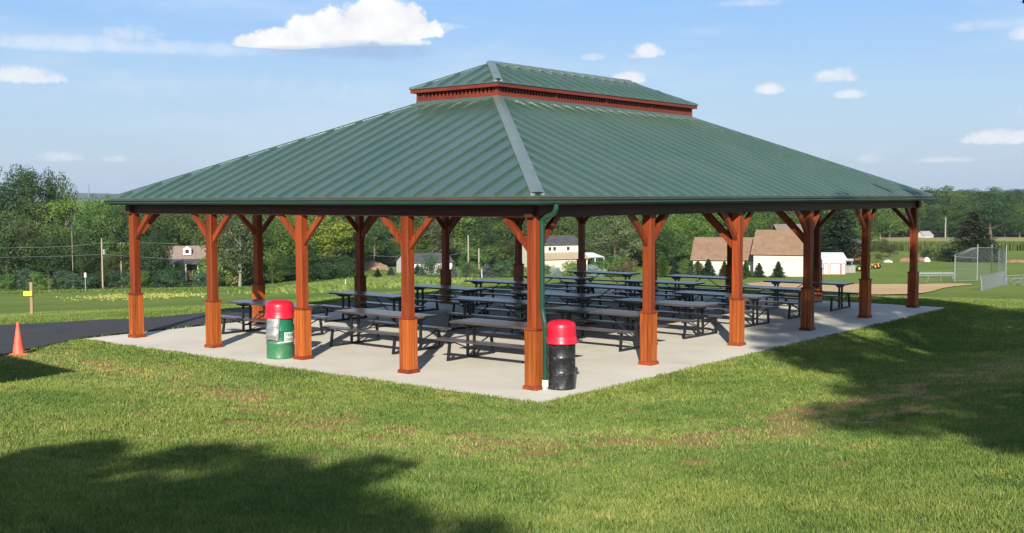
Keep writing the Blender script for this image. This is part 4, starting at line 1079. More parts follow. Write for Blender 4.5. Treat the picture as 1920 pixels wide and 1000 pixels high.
# cream two storey house
ch = gable_house('house', 1052, 172, 24, 7.2, 6.5, 4.35, 1.15, MAT['cream'], MAT['greyroof'], 'two storey cream house with dark roof behind bushes', over=.25, floor=-.35)
for x in (-1.9, -1.1, 1.2): window(ch, x, 3.75, .45, .55)
window(ch, -.2, 1.6, .5, .8); window(ch, 3.0, 1.2, .6, 1.1, 'left', -3.6)
m_ = MB(); m_.add([(-3.7,-2.2,2.25),(3.7,-2.2,2.25),(3.7,.05,3.1),(-3.7,.05,3.1),(-3.7,-2.2,2.35),(3.7,-2.2,2.35),(3.7,.05,3.2),(-3.7,.05,3.2)], [(0,3,2,1),(4,5,6,7),(0,1,5,4),(1,2,6,5),(2,3,7,6),(3,0,4,7)])
m_.build('lean_to_roof', noise_mat('tan_shingles', (.35,.27,.18), (.42,.33,.23), 2, .8), ch)
MB().box(-3.55, 3.55, -1.9, -.03, -1.4, 2.25).build('lean_to_wall', MAT['cream'], ch)
po = empty('porch', (4.9, 0, 0), 0, ch)
m_ = MB(); m_.add([(-1.6,-1.6,2.35),(1.9,-1.6,2.35),(1.9,2.4,2.35),(-1.6,2.4,2.35),(-.4,.4,3.05),(.7,.4,3.05)], [(0,1,5,4),(1,2,5),(2,3,4,5),(3,0,4),(3,2,1,0)]); m_.build('porch_roof', MAT['paleroof'], po)
for x, y in ((-1.4, -1.4), (.2, -1.4), (1.7, -1.4), (1.7, 2.2)): MB().box(x-.07, x+.07, y-.07, y+.07, -1.4, 2.35).build('porch_post', MAT['white'], po)
# brick and white house with dormer at left
lh = gable_house('house', 340, 180, 8, 6.6, 7.0, 2.2, 2.1, MAT['brick'], noise_mat('worn_brown_shingles', (.20,.15,.12), (.27,.21,.17), 2, .85), 'brown roofed house with white dormer and porch columns among the left trees', over=.3, floor=1.2)
m_ = MB(); m_.box(.1, 1.35, .9, 3.0, 3.1, 4.05); m_.add([(.1,.9,4.05),(1.35,.9,4.05),(.725,.9,4.5),(.1,3.2,4.05),(1.35,3.2,4.05),(.725,3.2,4.5)], [(0,1,2),(0,2,5,3),(1,4,5,2),(3,5,4)]); dm = m_.build('dormer', MAT['white'], lh)
MB().box(.45, 1.0, .84, .9, 3.35, 3.95).build('dormer_window', MAT['glass'], dm)
m_ = MB(); m_.add([(-3.4,-2.3,1.75),(3.4,-2.3,1.75),(3.4,.0,2.35),(-3.4,.0,2.35),(-3.4,-2.3,1.95),(3.4,-2.3,1.95),(3.4,.0,2.5),(-3.4,.0,2.5)], [(0,3,2,1),(4,5,6,7),(0,1,5,4),(1,2,6,5),(2,3,7,6),(3,0,4,7)]); m_.build('porch_roof', MAT['greyroof'], lh)
for x in (-.9, .9, 2.8): MB().tube([(x,-2.1,-1.6),(x,-2.1,1.76)], .16, 12).build('porch_column', MAT['white'], lh, True)
window(lh, 2.0, .5, .7, 1.3); window(lh, .1, .5, .7, 1.3)
# far small house at right
fh = gable_house('house', 1742, 395, 30, 4.6, 3.6, .9, 1.4, MAT['whitewall'], noise_mat('pale_grey_shingles', (.28,.26,.26), (.34,.32,.32), 2, .8), 'tiny white house with grey roof at the woods edge at right', over=.2)
window(fh, 1.8, 1.2, .5, .6, 'right', 2.3)
# brick chimney / building by the fifth post
bc = gable_house('outbuilding', 1606, 215, 0, 2.2, 2.4, 1.9, .9, MAT['brick'], MAT['greyroof'], 'small red brick building left of the fifth right-hand post', cat='building', over=.1, floor=1.6)

# ------------------------------------------------------------------ yard clutter
p = ground_at(1592, 512); r_ = YAW-math.pi/2
cr_ = empty('slatted_crate', tuple(p), r_)
m_ = MB()
for k in range(9): m_.box(-.95+k*.21, -.95+k*.21+.16, -.02, .02, 0, 1.1+.05*math.sin(k*2))
m_.build('slats', MAT['greywood'], cr_); MB().box(-.98, .96, .022, .07, .25, .33).box(-.98, .96, .022, .07, .8, .88).build('rails', MAT['greywood'], cr_)
MB().box(-.9, .9, .07, .9, 0, .8).build('bin_body', MAT['greywood'], cr_)
tag(cr_, 'grey slatted wooden bin right of the small white garage', 'bin')
p = ground_at(1591, 506); o = MB().tube([(-.6,0,1.5),(.7,0,1.5)], .26, 14).build('fuel_tank', MAT['galv'], None, True, tuple(p)); o.rotation_euler.z = r_
m_ = MB()
for x in (-.45, .5):
    m_.bar((x,-.2,0),(x,-.05,1.3), .06, .06); m_.bar((x,.2,0),(x,.05,1.3), .06, .06)
m_.build('tank_stand', MAT['greywood'], o); tag(o, 'pale cylindrical fuel tank on legs behind the slatted bin', 'tank')
def tractor(px, py, bodymat, label, s_):
    p = ground_at(px, py); e = empty('tractor', tuple(p), YAW+.5); e.scale = (s_, s_, s_); tag(e, label, 'tractor')
    m_ = MB(); m_.cbox(-.2, 1.5, -.32, .32, .65, 1.25, .08); m_.box(-.9, -.2, -.35, .35, .5, .9); m_.bar((-.75,0,.9),(-.9,0,1.5), .5, .1); m_.build('body', bodymat, e)
    for x, r__ in ((-.55, .62), (1.15, .38)):
        for y in (-.55, .55):
            wl_ = MB().tube([(x, y-.13, r__), (x, y+.13, r__)], r__, 20).build('wheel', MAT['blackmetal'], e, True)
            MB().tube([(x, y-.15, r__), (x, y+.15, r__)], r__*.5, 14).build('rim', yl, wl_, True)
    MB().tube([(1.1,0,1.2),(1.1,0,1.75)], .035, 8).build('exhaust', MAT['blackmetal'], e, True)
    m_ = MB(); m_.tube([(.15,0,1.2),(-.1,0,1.45)], .02, 6); m_.lathe([(.18,0),(.2,.015),(.18,.03)], 16, (-.12,0,1.44)); m_.build('steering_wheel', MAT['blackmetal'], e)
gtr = noise_mat('green_machine_paint', (.04,.22,.05), (.06,.28,.07), 3, .4); otr = noise_mat('orange_machine_paint', (.55,.24,.10), (.65,.30,.12), 3, .5)
tractor(1612, 509, gtr, 'green and yellow tractor left of the fifth right-hand post', .75)
tractor(1642, 504, otr, 'faded orange tractor right of the fifth right-hand post', .62)
def rock(name, px, py, w, h, mat, label, cat, seed=1):
    p = ground_at(px, py); g_ = np.random.default_rng(seed); m_ = MB()
    me = None; n = 9
    vs = []; fs = []
    for i in range(n):
        ph = math.pi/2*i/(n-1)
        for k in range(14):
            a = 2*math.pi*k/14; j = 1+.22*math.sin(3*a+seed)+g_.normal(0, .06)
            vs.append((w/2*math.cos(ph)*math.cos(a)*j, w/2.4*math.cos(ph)*math.sin(a)*j, h*math.sin(ph)*(1+g_.normal(0, .04))-.03))
    for i in range(n-1):
        for k in range(14): fs.append((i*14+k, i*14+(k+1)%14, (i+1)*14+(k+1)%14, (i+1)*14+k))
    m_.add(vs, fs); o = m_.build(name, mat, None, False, tuple(p)); o.rotation_euler.z = r_; tag(o, label, cat); return o
soil = noise_mat('bare_soil', (.20,.12,.07), (.33,.20,.12), 2, .95, c3=(.12,.13,.05))
rock('dirt_mound', 695, 506.5, 5.4, 1.4, soil, 'brown mound of bare soil partly grown with weeds', 'mound', 3)
hay = noise_mat('weathered_stone', (.5,.46,.42), (.65,.60,.55), 2, .9); redst = noise_mat('reddish_brush', (.22,.10,.08), (.3,.16,.12), 2, .9)
rock('stone_block', 1665, 492.5, 1.6, .55, hay, 'pale flat stone on the grass left of the last post', 'stone', 4)
rock('brush_pile', 1700, 491, 2.6, .8, redst, 'low reddish pile of brush left of the last right-hand post', 'pile', 5)
rock('brush_pile', 1727, 490, 1.8, .8, redst, 'reddish brown brush pile right of the last right-hand post', 'pile', 7)
rock('boulder', 1737, 491, 1.3, .9, hay, 'pale grey boulder below the bushes at right', 'boulder', 8)
rock('bank_of_soil', 1905, 492, 6.5, .55, noise_mat('red_soil', (.28,.13,.07), (.36,.18,.10), 2, .9), 'low bank of reddish soil at the right edge of the field', 'soil bank', 9)
# corn and hay
HAY = [at(px, d)[:2] for px, d in [(1625, 312), (1780, 312), (1930, 312), (2150, 312), (2150, 398), (1930, 398), (1780, 398), (1625, 398)]]
draped('hay_field', noise_mat('ripe_hay', (.20,.19,.06), (.30,.27,.10), .08, .95, space='Object'), HAY, .25, 18)
n = 9000; dd_ = rng.uniform(296, 312, n); pxr = rng.uniform(1625, 2150, n); lx = (pxr-960)/F*dd_
x = CAM[0]+HF[0]*dd_+HR[0]*lx; y = CAM[1]+HF[1]*dd_+HR[1]*lx; z = H(x, y); hc = rng.uniform(1.7, 2.4, n); an = rng.random(n)*3.14; w = .16
V = np.stack([np.stack([x-np.cos(an)*w, y-np.sin(an)*w, z], -1), np.stack([x+np.cos(an)*w, y+np.sin(an)*w, z], -1), np.stack([x+np.cos(an)*w*2.2, y+np.sin(an)*w*2.2, z+hc*.7], -1), np.stack([x+rng.normal(0,.1,n), y, z+hc], -1)], 1).reshape(-1, 3)
o = link('corn_crop', crown_mesh('corn_crop', V, np.repeat(np.clip(rng.normal(.55,.2,n),0,1), 4), MAT['leaf'])); o.color = (.085, .12, .028, 1)
tag(o, 'strip of standing green corn in front of the hay field at right', 'crop', kind='stuff')
# light-green garden rows mid left
n = 26000; pxr = rng.normal(680, 62, n); dd_ = rng.normal(100, 9, n); row = np.round(dd_/1.6)*1.6+rng.normal(0, .12, n); dd_ = row
lx = (pxr-960)/F*dd_; x = CAM[0]+HF[0]*dd_+HR[0]*lx; y = CAM[1]+HF[1]*dd_+HR[1]*lx; z = H(x, y); hc = rng.uniform(.08, .34, n); an = rng.random(n)*6.28; w = .10
V = np.stack([np.stack([x-np.cos(an)*w, y-np.sin(an)*w, z], -1), np.stack([x+np.cos(an)*w, y+np.sin(an)*w, z], -1), np.stack([x+np.cos(an)*w*1.6, y+np.sin(an)*w*1.6, z+hc*.8], -1), np.stack([x, y+.05, z+hc], -1)], 1).reshape(-1, 3)
o = link('garden_rows', crown_mesh('garden_rows', V, np.repeat(np.clip(rng.normal(.6,.2,n),0,1), 4), MAT['leaf'])); o.color = (.13, .19, .042, 1)
tag(o, 'rows of low pale green plants in the field behind the pavilion', 'crop', kind='stuff')
n = 5000; pxr = rng.normal(265, 55, n); dd_ = rng.normal(90, 7, n); lx = (pxr-960)/F*dd_; x = CAM[0]+HF[0]*dd_+HR[0]*lx; y = CAM[1]+HF[1]*dd_+HR[1]*lx
keep = np.sin(x*.8)+np.sin(y*1.3+x*.4)+rng.normal(0, .6, n) > .2; x, y = x[keep], y[keep]; n = len(x); z = H(x, y); hc = rng.uniform(.10, .25, n); w = .05; an = rng.random(n)*3.14
V = np.stack([np.stack([x-np.cos(an)*w, y-np.sin(an)*w, z+hc*.6], -1), np.stack([x+np.cos(an)*w, y+np.sin(an)*w, z+hc*.6], -1), np.stack([x+np.cos(an)*w, y+np.sin(an)*w, z+hc], -1), np.stack([x-np.cos(an)*w, y-np.sin(an)*w, z+hc], -1)], 1).reshape(-1, 3)
o = link('wildflowers', crown_mesh('wildflowers', V, np.repeat(np.clip(rng.normal(.6,.2,n),0,1), 4), MAT['leaf'])); o.color = (.30, .31, .08, 1)
tag(o, 'patch of pale yellow wildflowers in the left field', 'flowers', kind='stuff')
# taller grass along foot of left woods
n = 16000; pxr = rng.uniform(-60, 800, n); dd_ = rng.uniform(135, 158, n); lx = (pxr-960)/F*dd_; x = CAM[0]+HF[0]*dd_+HR[0]*lx; y = CAM[1]+HF[1]*dd_+HR[1]*lx; z = H(x, y)
hc = rng.uniform(.05, .22, n); w = .12; an = rng.random(n)*6.28
V = np.stack([np.stack([x-np.cos(an)*w, y-np.sin(an)*w, z], -1), np.stack([x+np.cos(an)*w, y+np.sin(an)*w, z], -1), np.stack([x+np.cos(an)*w*.4, y+np.sin(an)*w*.4, z+hc], -1), np.stack([x-np.cos(an)*w*.4, y-np.sin(an)*w*.4, z+hc], -1)], 1).reshape(-1, 3)
o = link('tall_grass', crown_mesh('tall_grass', V, np.repeat(np.clip(rng.normal(.5,.25,n),0,1), 4), MAT['leaf'])); o.color = (.10, .16, .032, 1)
tag(o, 'rough taller grass at the far side of the field', 'grass', kind='stuff')

# ------------------------------------------------------------------ poles and wires
def pole(px, pb, pt, label, mat='palepole', rad=.13, d=None, arm=False):
    g0 = ground_at(px, pb) if d is None else at(px, d); d = depth_of(g0); h = (CAM[2]-(pt-horizon(px))/F*d)-g0[2]
    e = empty('utility_pole', tuple(g0)); MB().tube([(0,0,-.3),(0,0,h)], [rad, rad*.75], 10).build('pole', MAT[mat], e, True)
    if arm: MB().bar((-HR[0]*.9, -HR[1]*.9, h-.5), (HR[0]*.9, HR[1]*.9, h-.5), .1, .12).build('crossarm', MAT['greywood'], e)
    tag(e, label, 'utility pole'); return e, g0, h
MAT['palepole'] = wood_mat('pale_pole_wood', (.24, .21, .17), (.34, .30, .25)); MAT['brownpole'] = wood_mat('brown_pole_wood', (.22,.15,.12), (.33,.24,.20))
e1 = pole(190.5, 0, 447, 'brown utility pole with a grey transformer in front of the left trees', 'brownpole', .12, d=155)
MB().tube([(HR[0]*.3,HR[1]*.3,e1[2]-2.2),(HR[0]*.3,HR[1]*.3,e1[2]-1.5)], .2, 12).build('transformer', MAT['galv'], e1[0], True)
pole(226, 0, 455, 'darker utility pole under the left roof corner', 'brownpole', .12, d=170)
pole(135, 0, 433, 'bare trunk like pole among the left trees', 'brownpole', .07, d=168)
pole(878, 0, 441, 'leaning pale utility pole behind the round bushes', 'palepole', .13, d=175)
pole(898, 0, 466, 'short pale pole with a lamp behind the silver spruce', 'palepole', .13, d=165)
pole(1773, 0, 408, 'tall pale pole standing in front of the right hand woods', 'palepole', .28, d=392)
pole(1651, 0, 406, 'thin dark pole between the last two right-hand posts', 'brownpole', .22, d=380)
wm = MB()
def wire_px(pts_px, d0, d1, rad=.018):
    P = []
    for i, (px, py) in enumerate(pts_px):
        d = d0+(d1-d0)*i/(len(pts_px)-1); a = at(px, d); z = CAM[2]-(py-horizon(px))/F*d; P.append((a[0], a[1], z))
    return P
for k, (pp, d0, d1, lb) in enumerate([([(-200,466),(-60,466),(60,464.5),(130,462),(190,456),(260,455),(330,457)], 155, 155, 'upper overhead wire in front of the left woods'),
                                      ([(-200,484),(-60,483.5),(60,482),(130,480),(190,477),(260,482),(340,487)], 155, 155, 'lower overhead wire in front of the left woods'),
                                      ([(600,481),(650,479.5),(700,480),(760,482),(850,478),(878,470)], 172, 175, 'overhead wire above the dirt mound')]):
    o = MB().tube(wire_px(pp, d0, d1), .016, 5).build('overhead_wire', MAT['wire'], None, True); tag(o, lb, 'wire')
def stake(px, pb, pt, label, mat, rad, cat='stake'):
    g0 = ground_at(px, pb); d = depth_of(g0); h = (pb-pt)/F*d
    o = MB().tube([(0,0,-.1),(0,0,h*.5),(0,0,h)], [rad, rad, rad*.8], 8).build('stake', mat, None, True, tuple(g0)); tag(o, label, cat); return o, h
stake(648, 541, 524, 'thin white stake in the field left of the dark post', MAT['white'], .03)
stake(903.5, 521, 505, 'short white stake beside the wide silver spruce', MAT['white'], .05)
p = at(158, 150); z_ = CAM[2]-(516-horizon(158))/F*150-p[2]
sgn_ = empty('field_sign', tuple(p), YAW-math.pi/2); MB().bar((0,0,0),(0,0,z_-.3), .06, .06).build('sign_post', MAT['greywood'], sgn_); MB().box(-.14, .14, -.03, .03, z_-.3, z_+.3).build('sign_board', MAT['white'], sgn_)
tag(sgn_, 'small white rectangular sign on a post before the left shrubs', 'sign')

# ------------------------------------------------------------------ ball field fences
def chain_panel(mb, P0, P1, Q1, Q0, sp=.22, r_=.006):
    """diamond wires between bottom P0-P1 and top Q0-Q1"""
    P0, P1, Q0, Q1 = [np.array(a, float) for a in (P0, P1, Q0, Q1)]
    W = np.linalg.norm(P1-P0); Hh = max(np.linalg.norm(Q0-P0), np.linalg.norm(Q1-P1))
    def pt(u, v): return (P0*(1-u)+P1*u)*(1-v)+(Q0*(1-u)+Q1*u)*v
    k = Hh/W; n = int((W+Hh)/sp)
    for i in range(n):
        a = (i+.5)*sp
        for sgn__ in (1, -1):
            # line s - sgn*h = a  clipped in [0,W]x[0,Hh]
            pts_ = []
            if sgn__ > 0: h0 = max(0, a-W); h1 = min(Hh, a); q0 = (a-h0, h0); q1 = (a-h1, h1)
            else: h0 = max(0, a-W); h1 = min(Hh, a); q0 = (W-(a-h0), h0); q1 = (W-(a-h1), h1)
            if h1-h0 < .02: continue
            A_ = pt(q0[0]/W, q0[1]/Hh); B_ = pt(q1[0]/W, q1[1]/Hh); mb.bar(A_, B_, r_, r_)
def wpt(px, d, py):
    a = at(px, d); return np.array([a[0], a[1], CAM[2]-(py-horizon(px))/F*d])
bs = empty('backstop', tuple(ground_at(1834, 528))); tag(bs, 'tall chain link backstop of steel posts behind the ball field', 'backstop')
o0 = np.array(bs.location)
dl, dm_, dr_ = 122, 128, 126
bm_ = {'l0': wpt(1792, dl, 528), 'l1': wpt(1792, dl, 478), 'm0': wpt(1834, dm_, 527), 'm1': wpt(1834.5, dm_, 458), 'n0': wpt(1861, dm_+3, 520), 'n1': wpt(1861, dm_+3, 459), 'r0': wpt(1888, dr_, 533), 'r1': wpt(1888, dr_, 460), 's1': wpt(1874, dr_+4, 470), 's0': wpt(1874, dr_+4, 512)}
for k_ in bm_: bm_[k_] = bm_[k_]-o0
for a, b_ in (('l0','l1'),('m0','m1'),('n0','n1'),('r0','r1'),('s0','s1')): MB().tube([bm_[a], bm_[b_]], .05, 8).build('steel_post', MAT['galv'], bs, True)
def lerp(a, b_, t): return a*(1-t)+b_*t
m_ = MB()
for t in (.02, .47, .93): m_.tube([lerp(bm_['l0'], bm_['l1'], t), lerp(bm_['m0'], bm_['m1'], t*.66)], .04, 6)
hood = wpt(1824, dm_-1, 465)-o0
m_.tube([bm_['l1'], hood], .03, 6); m_.tube([hood, lerp(bm_['n0'], bm_['n1'], .92)], .03, 6); m_.tube([lerp(bm_['n0'], bm_['n1'], .92), lerp(bm_['r0'], bm_['r1'], .85)], .03, 6)
m_.build('rails', MAT['galv'], bs, True)
m_ = MB()
chain_panel(m_, bm_['m0'], bm_['n0'], lerp(bm_['n0'], bm_['n1'], .92), lerp(bm_['m0'], bm_['m1'], .88))
chain_panel(m_, bm_['n0'], bm_['r0'], lerp(bm_['r0'], bm_['r1'], .85), lerp(bm_['n0'], bm_['n1'], .92))
chain_panel(m_, lerp(bm_['l0'], bm_['l1'], .93), lerp(bm_['m0'], bm_['m1'], .62), lerp(bm_['m0'], bm_['m1'], .9), hood)
chain_panel(m_, bm_['s0'], bm_['r0'], lerp(bm_['r0'], bm_['r1'], .85), bm_['s1'], .18, .007)
chain_panel(m_, bm_['l0'], bm_['m0'], lerp(bm_['m0'], bm_['m1'], .62), lerp(bm_['l0'], bm_['l1'], .93), .3, .008)
m_.build('chain_link', MAT['wire'], bs)
fn = empty('chain_link_fence', tuple(ground_at(1841, 546))); o0 = np.array(fn.location); tag(fn, 'low chain link fence panel at the right of the infield', 'fence')
g1 = ground_at(1841, 546); g2 = ground_at(1888, 533.5); d1, d2 = depth_of(g1), depth_of(g2)
t1 = wpt(1841, d1, 519); t2 = wpt(1888, d2, 508)
for a, b_ in ((g1, t1), (g2, t2)): MB().tube([np.array(a)-o0, b_-o0], .035, 8).build('fence_post', MAT['galv'], fn, True)
MB().tube([t1-o0, t2-o0], .025, 6).build('top_rail', MAT['galv'], fn, True)
m_ = MB(); chain_panel(m_, np.array(g1)-o0, np.array(g2)-o0, t2-o0, t1-o0, .20, .006); m_.build('chain_link', MAT['wire'], fn)
# chain link run along the bench and long player's bench
f2 = empty('chain_link_fence', tuple(ground_at(1716, 530))); o0 = np.array(f2.location); tag(f2, 'low chain link fence in front of the players bench', 'fence')
ga_ = ground_at(1712, 530.5); gb_ = ground_at(1790, 528.5)
tA = wpt(1712, depth_of(ga_), 508); tB = wpt(1790, depth_of(gb_), 508)
for t in (0, .33, .66, 1): MB().tube([lerp(np.array(ga_), np.array(gb_), t)-o0, lerp(tA, tB, t)-o0], .022, 6).build('fence_post', MAT['galv'], f2, True)
m_ = MB(); chain_panel(m_, np.array(ga_)-o0, np.array(gb_)-o0, tB-o0, tA-o0, .45, .008); m_.build('chain_link', MAT['wire'], f2)
pb_ = ground_at(1752, 523.5); e = empty('players_bench', tuple(pb_), YAW-math.pi/2); tag(e, 'long low grey bench behind the ball field fence', 'bench')
ln = 74/F*depth_of(pb_); MB().box(-ln/2, ln/2, -.15, .15, .42, .48).build('seat', MAT['galv'], e); MB().box(-ln/2, ln/2, .17, .22, .62, .80).build('backrest', MAT['galv'], e)
for k_ in range(4): MB().box(-ln/2+.2+k_*(ln-.4)/3-.03, -ln/2+.2+k_*(ln-.4)/3+.03, -.1, .22, 0, .42).build('leg', MAT['galv'], e)
pb_ = ground_at(1916, 536); e = empty('bleachers', tuple(pb_), YAW-math.pi/2+.5); tag(e, 'small aluminium bleachers cut off by the right edge', 'bleachers')
for k_ in range(3): MB().box(-.9, 1.8, .0+k_*.5, .26+k_*.5, .35+k_*.28, .39+k_*.28).build('seat', MAT['galv'], e)
for x_ in (-.8, .4, 1.6):
    m_ = MB(); m_.bar((x_, 0, .02), (x_, 1.3, .92), .05, .05); m_.bar((x_, 1.3, 0), (x_, 1.3, .92), .05, .05); m_.bar((x_, -.05, .02), (x_, 1.3, .02), .05, .05); m_.build('end_frame', MAT['galv'], e)

# ------------------------------------------------------------------ far ridge and tower
def ridge(name, d, pts, mat):
    m_ = MB(); vs = []; fs = []
    for i, (px, py) in enumerate(pts):
        for (dd_, f_) in ((d, 0.0), (d*1.06, .7), (d*1.12, 1.0), (d*1.3, .8)):
            l = (px-960)/F*d*dd_/d
            zt__ = CAM[2]-(py-horizon(px))/F*d
            vs.append((CAM[0]+HF[0]*dd_+HR[0]*l, CAM[1]+HF[1]*dd_+HR[1]*l, -12+(zt__+12)*f_*(dd_/d if f_ > .5 else 1)))
    for i in range(len(pts)-1):
        for k_ in range(3): a = i*4+k_; fs.append((a, a+4, a+5, a+1))
    m_.add(vs, fs); o = m_.build(name, mat, None, True); tag(o, kind='structure'); return o
rp = []
for px in range(-600, 2700, 12): rp.append((px, 361.5+2.0*math.sin(px*.006)+.9*math.sin(px*.031+1)+.5*math.sin(px*.09)+random.uniform(-.3, .3)-(4*math.exp(-((px-1950)/90)**2))))
ridge('hills', 4200, rp, noise_mat('wooded_hill', (.03, .055, .03), (.055, .09, .04), .02, .95))
tw_ = at(169, 4100); e = empty('radio_tower', (tw_[0], tw_[1], 20.0))
m_ = MB(); hT = 21/F*4300
for a in range(3):
    an = a*2.094; m_.tube([(3*math.cos(an), 3*math.sin(an), -10), (.5*math.cos(an), .5*math.sin(an), hT)], .8, 5)
for k_ in range(9):
    z_ = k_/9*hT
    r1 = 3-2.5*k_/9
    for a in range(3):
        m_.tube([(r1*math.cos(a*2.094), r1*math.sin(a*2.094), z_), (r1*math.cos((a+1)*2.094), r1*math.sin((a+1)*2.094), z_+hT/9)], .25, 4)
m_.build('lattice_mast', MAT['galv'], e); tag(e, 'faint lattice radio tower on the far hills at left', 'tower')

# ------------------------------------------------------------------ haze
hz = MB(); hz.box(-700, 6200, -3000, 6200, -30, 90)
mh, nt, b = newmat('haze_air'); nt.nodes.remove(b); pv = N(nt, 'ShaderNodeVolumePrincipled'); pv.inputs['Color'].default_value = (.62, .76, .95, 1); pv.inputs['Density'].default_value = .00007
pv.inputs['Anisotropy'].default_value = .0
nt.links.new(pv.outputs[0], nt.nodes['Material Output'].inputs['Volume'])
HAZE = True
if HAZE:
    ho = hz.build('haze', mh); tag(ho, kind='stuff')

# ------------------------------------------------------------------ sun + sky
sd_ = bpy.data.lights.new('sun', 'SUN'); sd_.energy = 5.0; sd_.angle = R(.53); sd_.color = (1, .93, .82)
so = bpy.data.objects.new('sun', sd_); col.objects.link(so)
dv = Vector((math.cos(SUNAZ)*math.cos(SUNEL), math.sin(SUNAZ)*math.cos(SUNEL), -math.sin(SUNEL)))
so.rotation_euler = dv.to_track_quat('-Z', 'Y').to_euler()
W = bpy.data.worlds.new('World'); scene.world = W; W.use_nodes = True; nt = W.node_tree; L = nt.links.new
bgn = nt.nodes['Background']; sky = N(nt, 'ShaderNodeTexSky', sky_type='NISHITA'); sky.sun_disc = False
sky.sun_elevation = SUNEL
sundir_az = math.atan2(-math.sin(SUNAZ), -math.cos(SUNAZ))  # towards the sun
sky.sun_rotation = math.pi/2-sundir_az
sky.air_density = 1.0; sky.dust_density = 1.2; sky.ozone_density = 1.2; sky.altitude = 100
tc = N(nt, 'ShaderNodeTexCoord'); sep = N(nt, 'ShaderNodeSeparateXYZ'); L(tc.outputs['Generated'], sep.inputs[0])
def math_(op, a, b_=None, c=None, clamp=False):
    n_ = nt.nodes.new('ShaderNodeMath'); n_.operation = op; n_.use_clamp = clamp
    for i, v in enumerate((a, b_, c)):
        if v is None: continue
        if isinstance(v, (int, float)): n_.inputs[i].default_value = v
        else: L(v, n_.inputs[i])
    return n_.outputs[0]
azr = math_('ARCTAN2', sep.outputs['Y'], sep.outputs['X']); el = math_('ARCSINE', sep.outputs['Z'])
az = math_('MULTIPLY', math_('SUBTRACT', azr, YAW), -1.0)   # positive to the right
def sky_ae(px, py):
    d_ = ray(px, py); d_ = d_/np.linalg.norm(d_); return -(math.atan2(d_[1], d_[0])-YAW), math.asin(d_[2])
ns1 = N(nt, 'ShaderNodeTexNoise', ins={'Scale': 26, 'Detail': 9, 'Roughness': .62}); L(tc.outputs['Generated'], ns1.inputs['Vector'])
ns2 = N(nt, 'ShaderNodeTexNoise', ins={'Scale': 75, 'Detail': 7, 'Roughness': .6}); L(tc.outputs['Generated'], ns2.inputs['Vector'])
ns4 = N(nt, 'ShaderNodeTexNoise', ins={'Scale': 210, 'Detail': 5, 'Roughness': .6}); L(tc.outputs['Generated'], ns4.inputs['Vector'])
nzs = math_('ADD', math_('MULTIPLY', math_('SUBTRACT', ns2.outputs['Fac'], .5), 3.4), math_('MULTIPLY', math_('SUBTRACT', ns4.outputs['Fac'], .5), 1.6))
nz = math_('ADD', math_('MULTIPLY', math_('SUBTRACT', ns1.outputs['Fac'], .5), 1.9), math_('MULTIPLY', math_('SUBTRACT', ns2.outputs['Fac'], .5), 1.1))
def cloud(px, py, wx, wy, soft=.35, nk=1.0, dens=1.0, flat=.55):
    a, e_ = sky_ae(px, py); rx, ry = wx/2/F, wy/2/F
    X = math_('MULTIPLY', math_('SUBTRACT', az, a), 1/rx); Y = math_('SUBTRACT', el, e_)
    Yu = math_('MULTIPLY', math_('MAXIMUM', Y, 0.0), 1/ry); Yd = math_('MULTIPLY', math_('MINIMUM', Y, 0.0), 1/(ry*flat))
    r2 = math_('ADD', math_('MULTIPLY', X, X), math_('ADD', math_('MULTIPLY', Yu, Yu), math_('MULTIPLY', Yd, Yd)))
    v = math_('SUBTRACT', math_('ADD', math_('SUBTRACT', 1.0, r2), math_('MULTIPLY', nzs if wx < 160 else math_('ADD', nz, math_('MULTIPLY', nzs, .22)), nk)), 0.0)
    mr = N(nt, 'ShaderNodeMapRange', interpolation_type='SMOOTHSTEP', ins={'From Min': -.0, 'From Max': soft, 'To Max': dens}); L(v, mr.inputs['Value']); return mr.outputs[0]
def union(lst):
    o_ = lst[0]
    for x_ in lst[1:]: o_ = math_('MAXIMUM', o_, x_)
    return o_
def cloudset(): pass
big = union([cloud(690, 66, 215, 136, .35, .75, 1, .30), cloud(610, 78, 180, 110, .35, .75, 1, .25), cloud(545, 84, 165, 70, .4, .7, 1, .25), cloud(480, 84, 100, 44, .5, .35, .95, .3), cloud(765, 62, 130, 96, .4, .6, 1, .30), cloud(730, 45, 165, 100, .35, .6, 1, .6), cloud(650, 78, 330, 30, .5, .5, .9, .7)])
bigsh = union([cloud(690, 95, 260, 42, 1.0, .7, .9, 1.0), cloud(590, 97, 280, 26, 1.2, .7, .6, 1.0)])
wisp = union([cloud(300, 90, 600, 36, 1.3, .7, .62, .8), cloud(130, 84, 360, 44, 1.1, .8, .68, .7), cloud(240, 72, 120, 50, 1.3, .9, .45, .7), cloud(830, 50, 120, 16, 1.2, .7, .6, 1)])
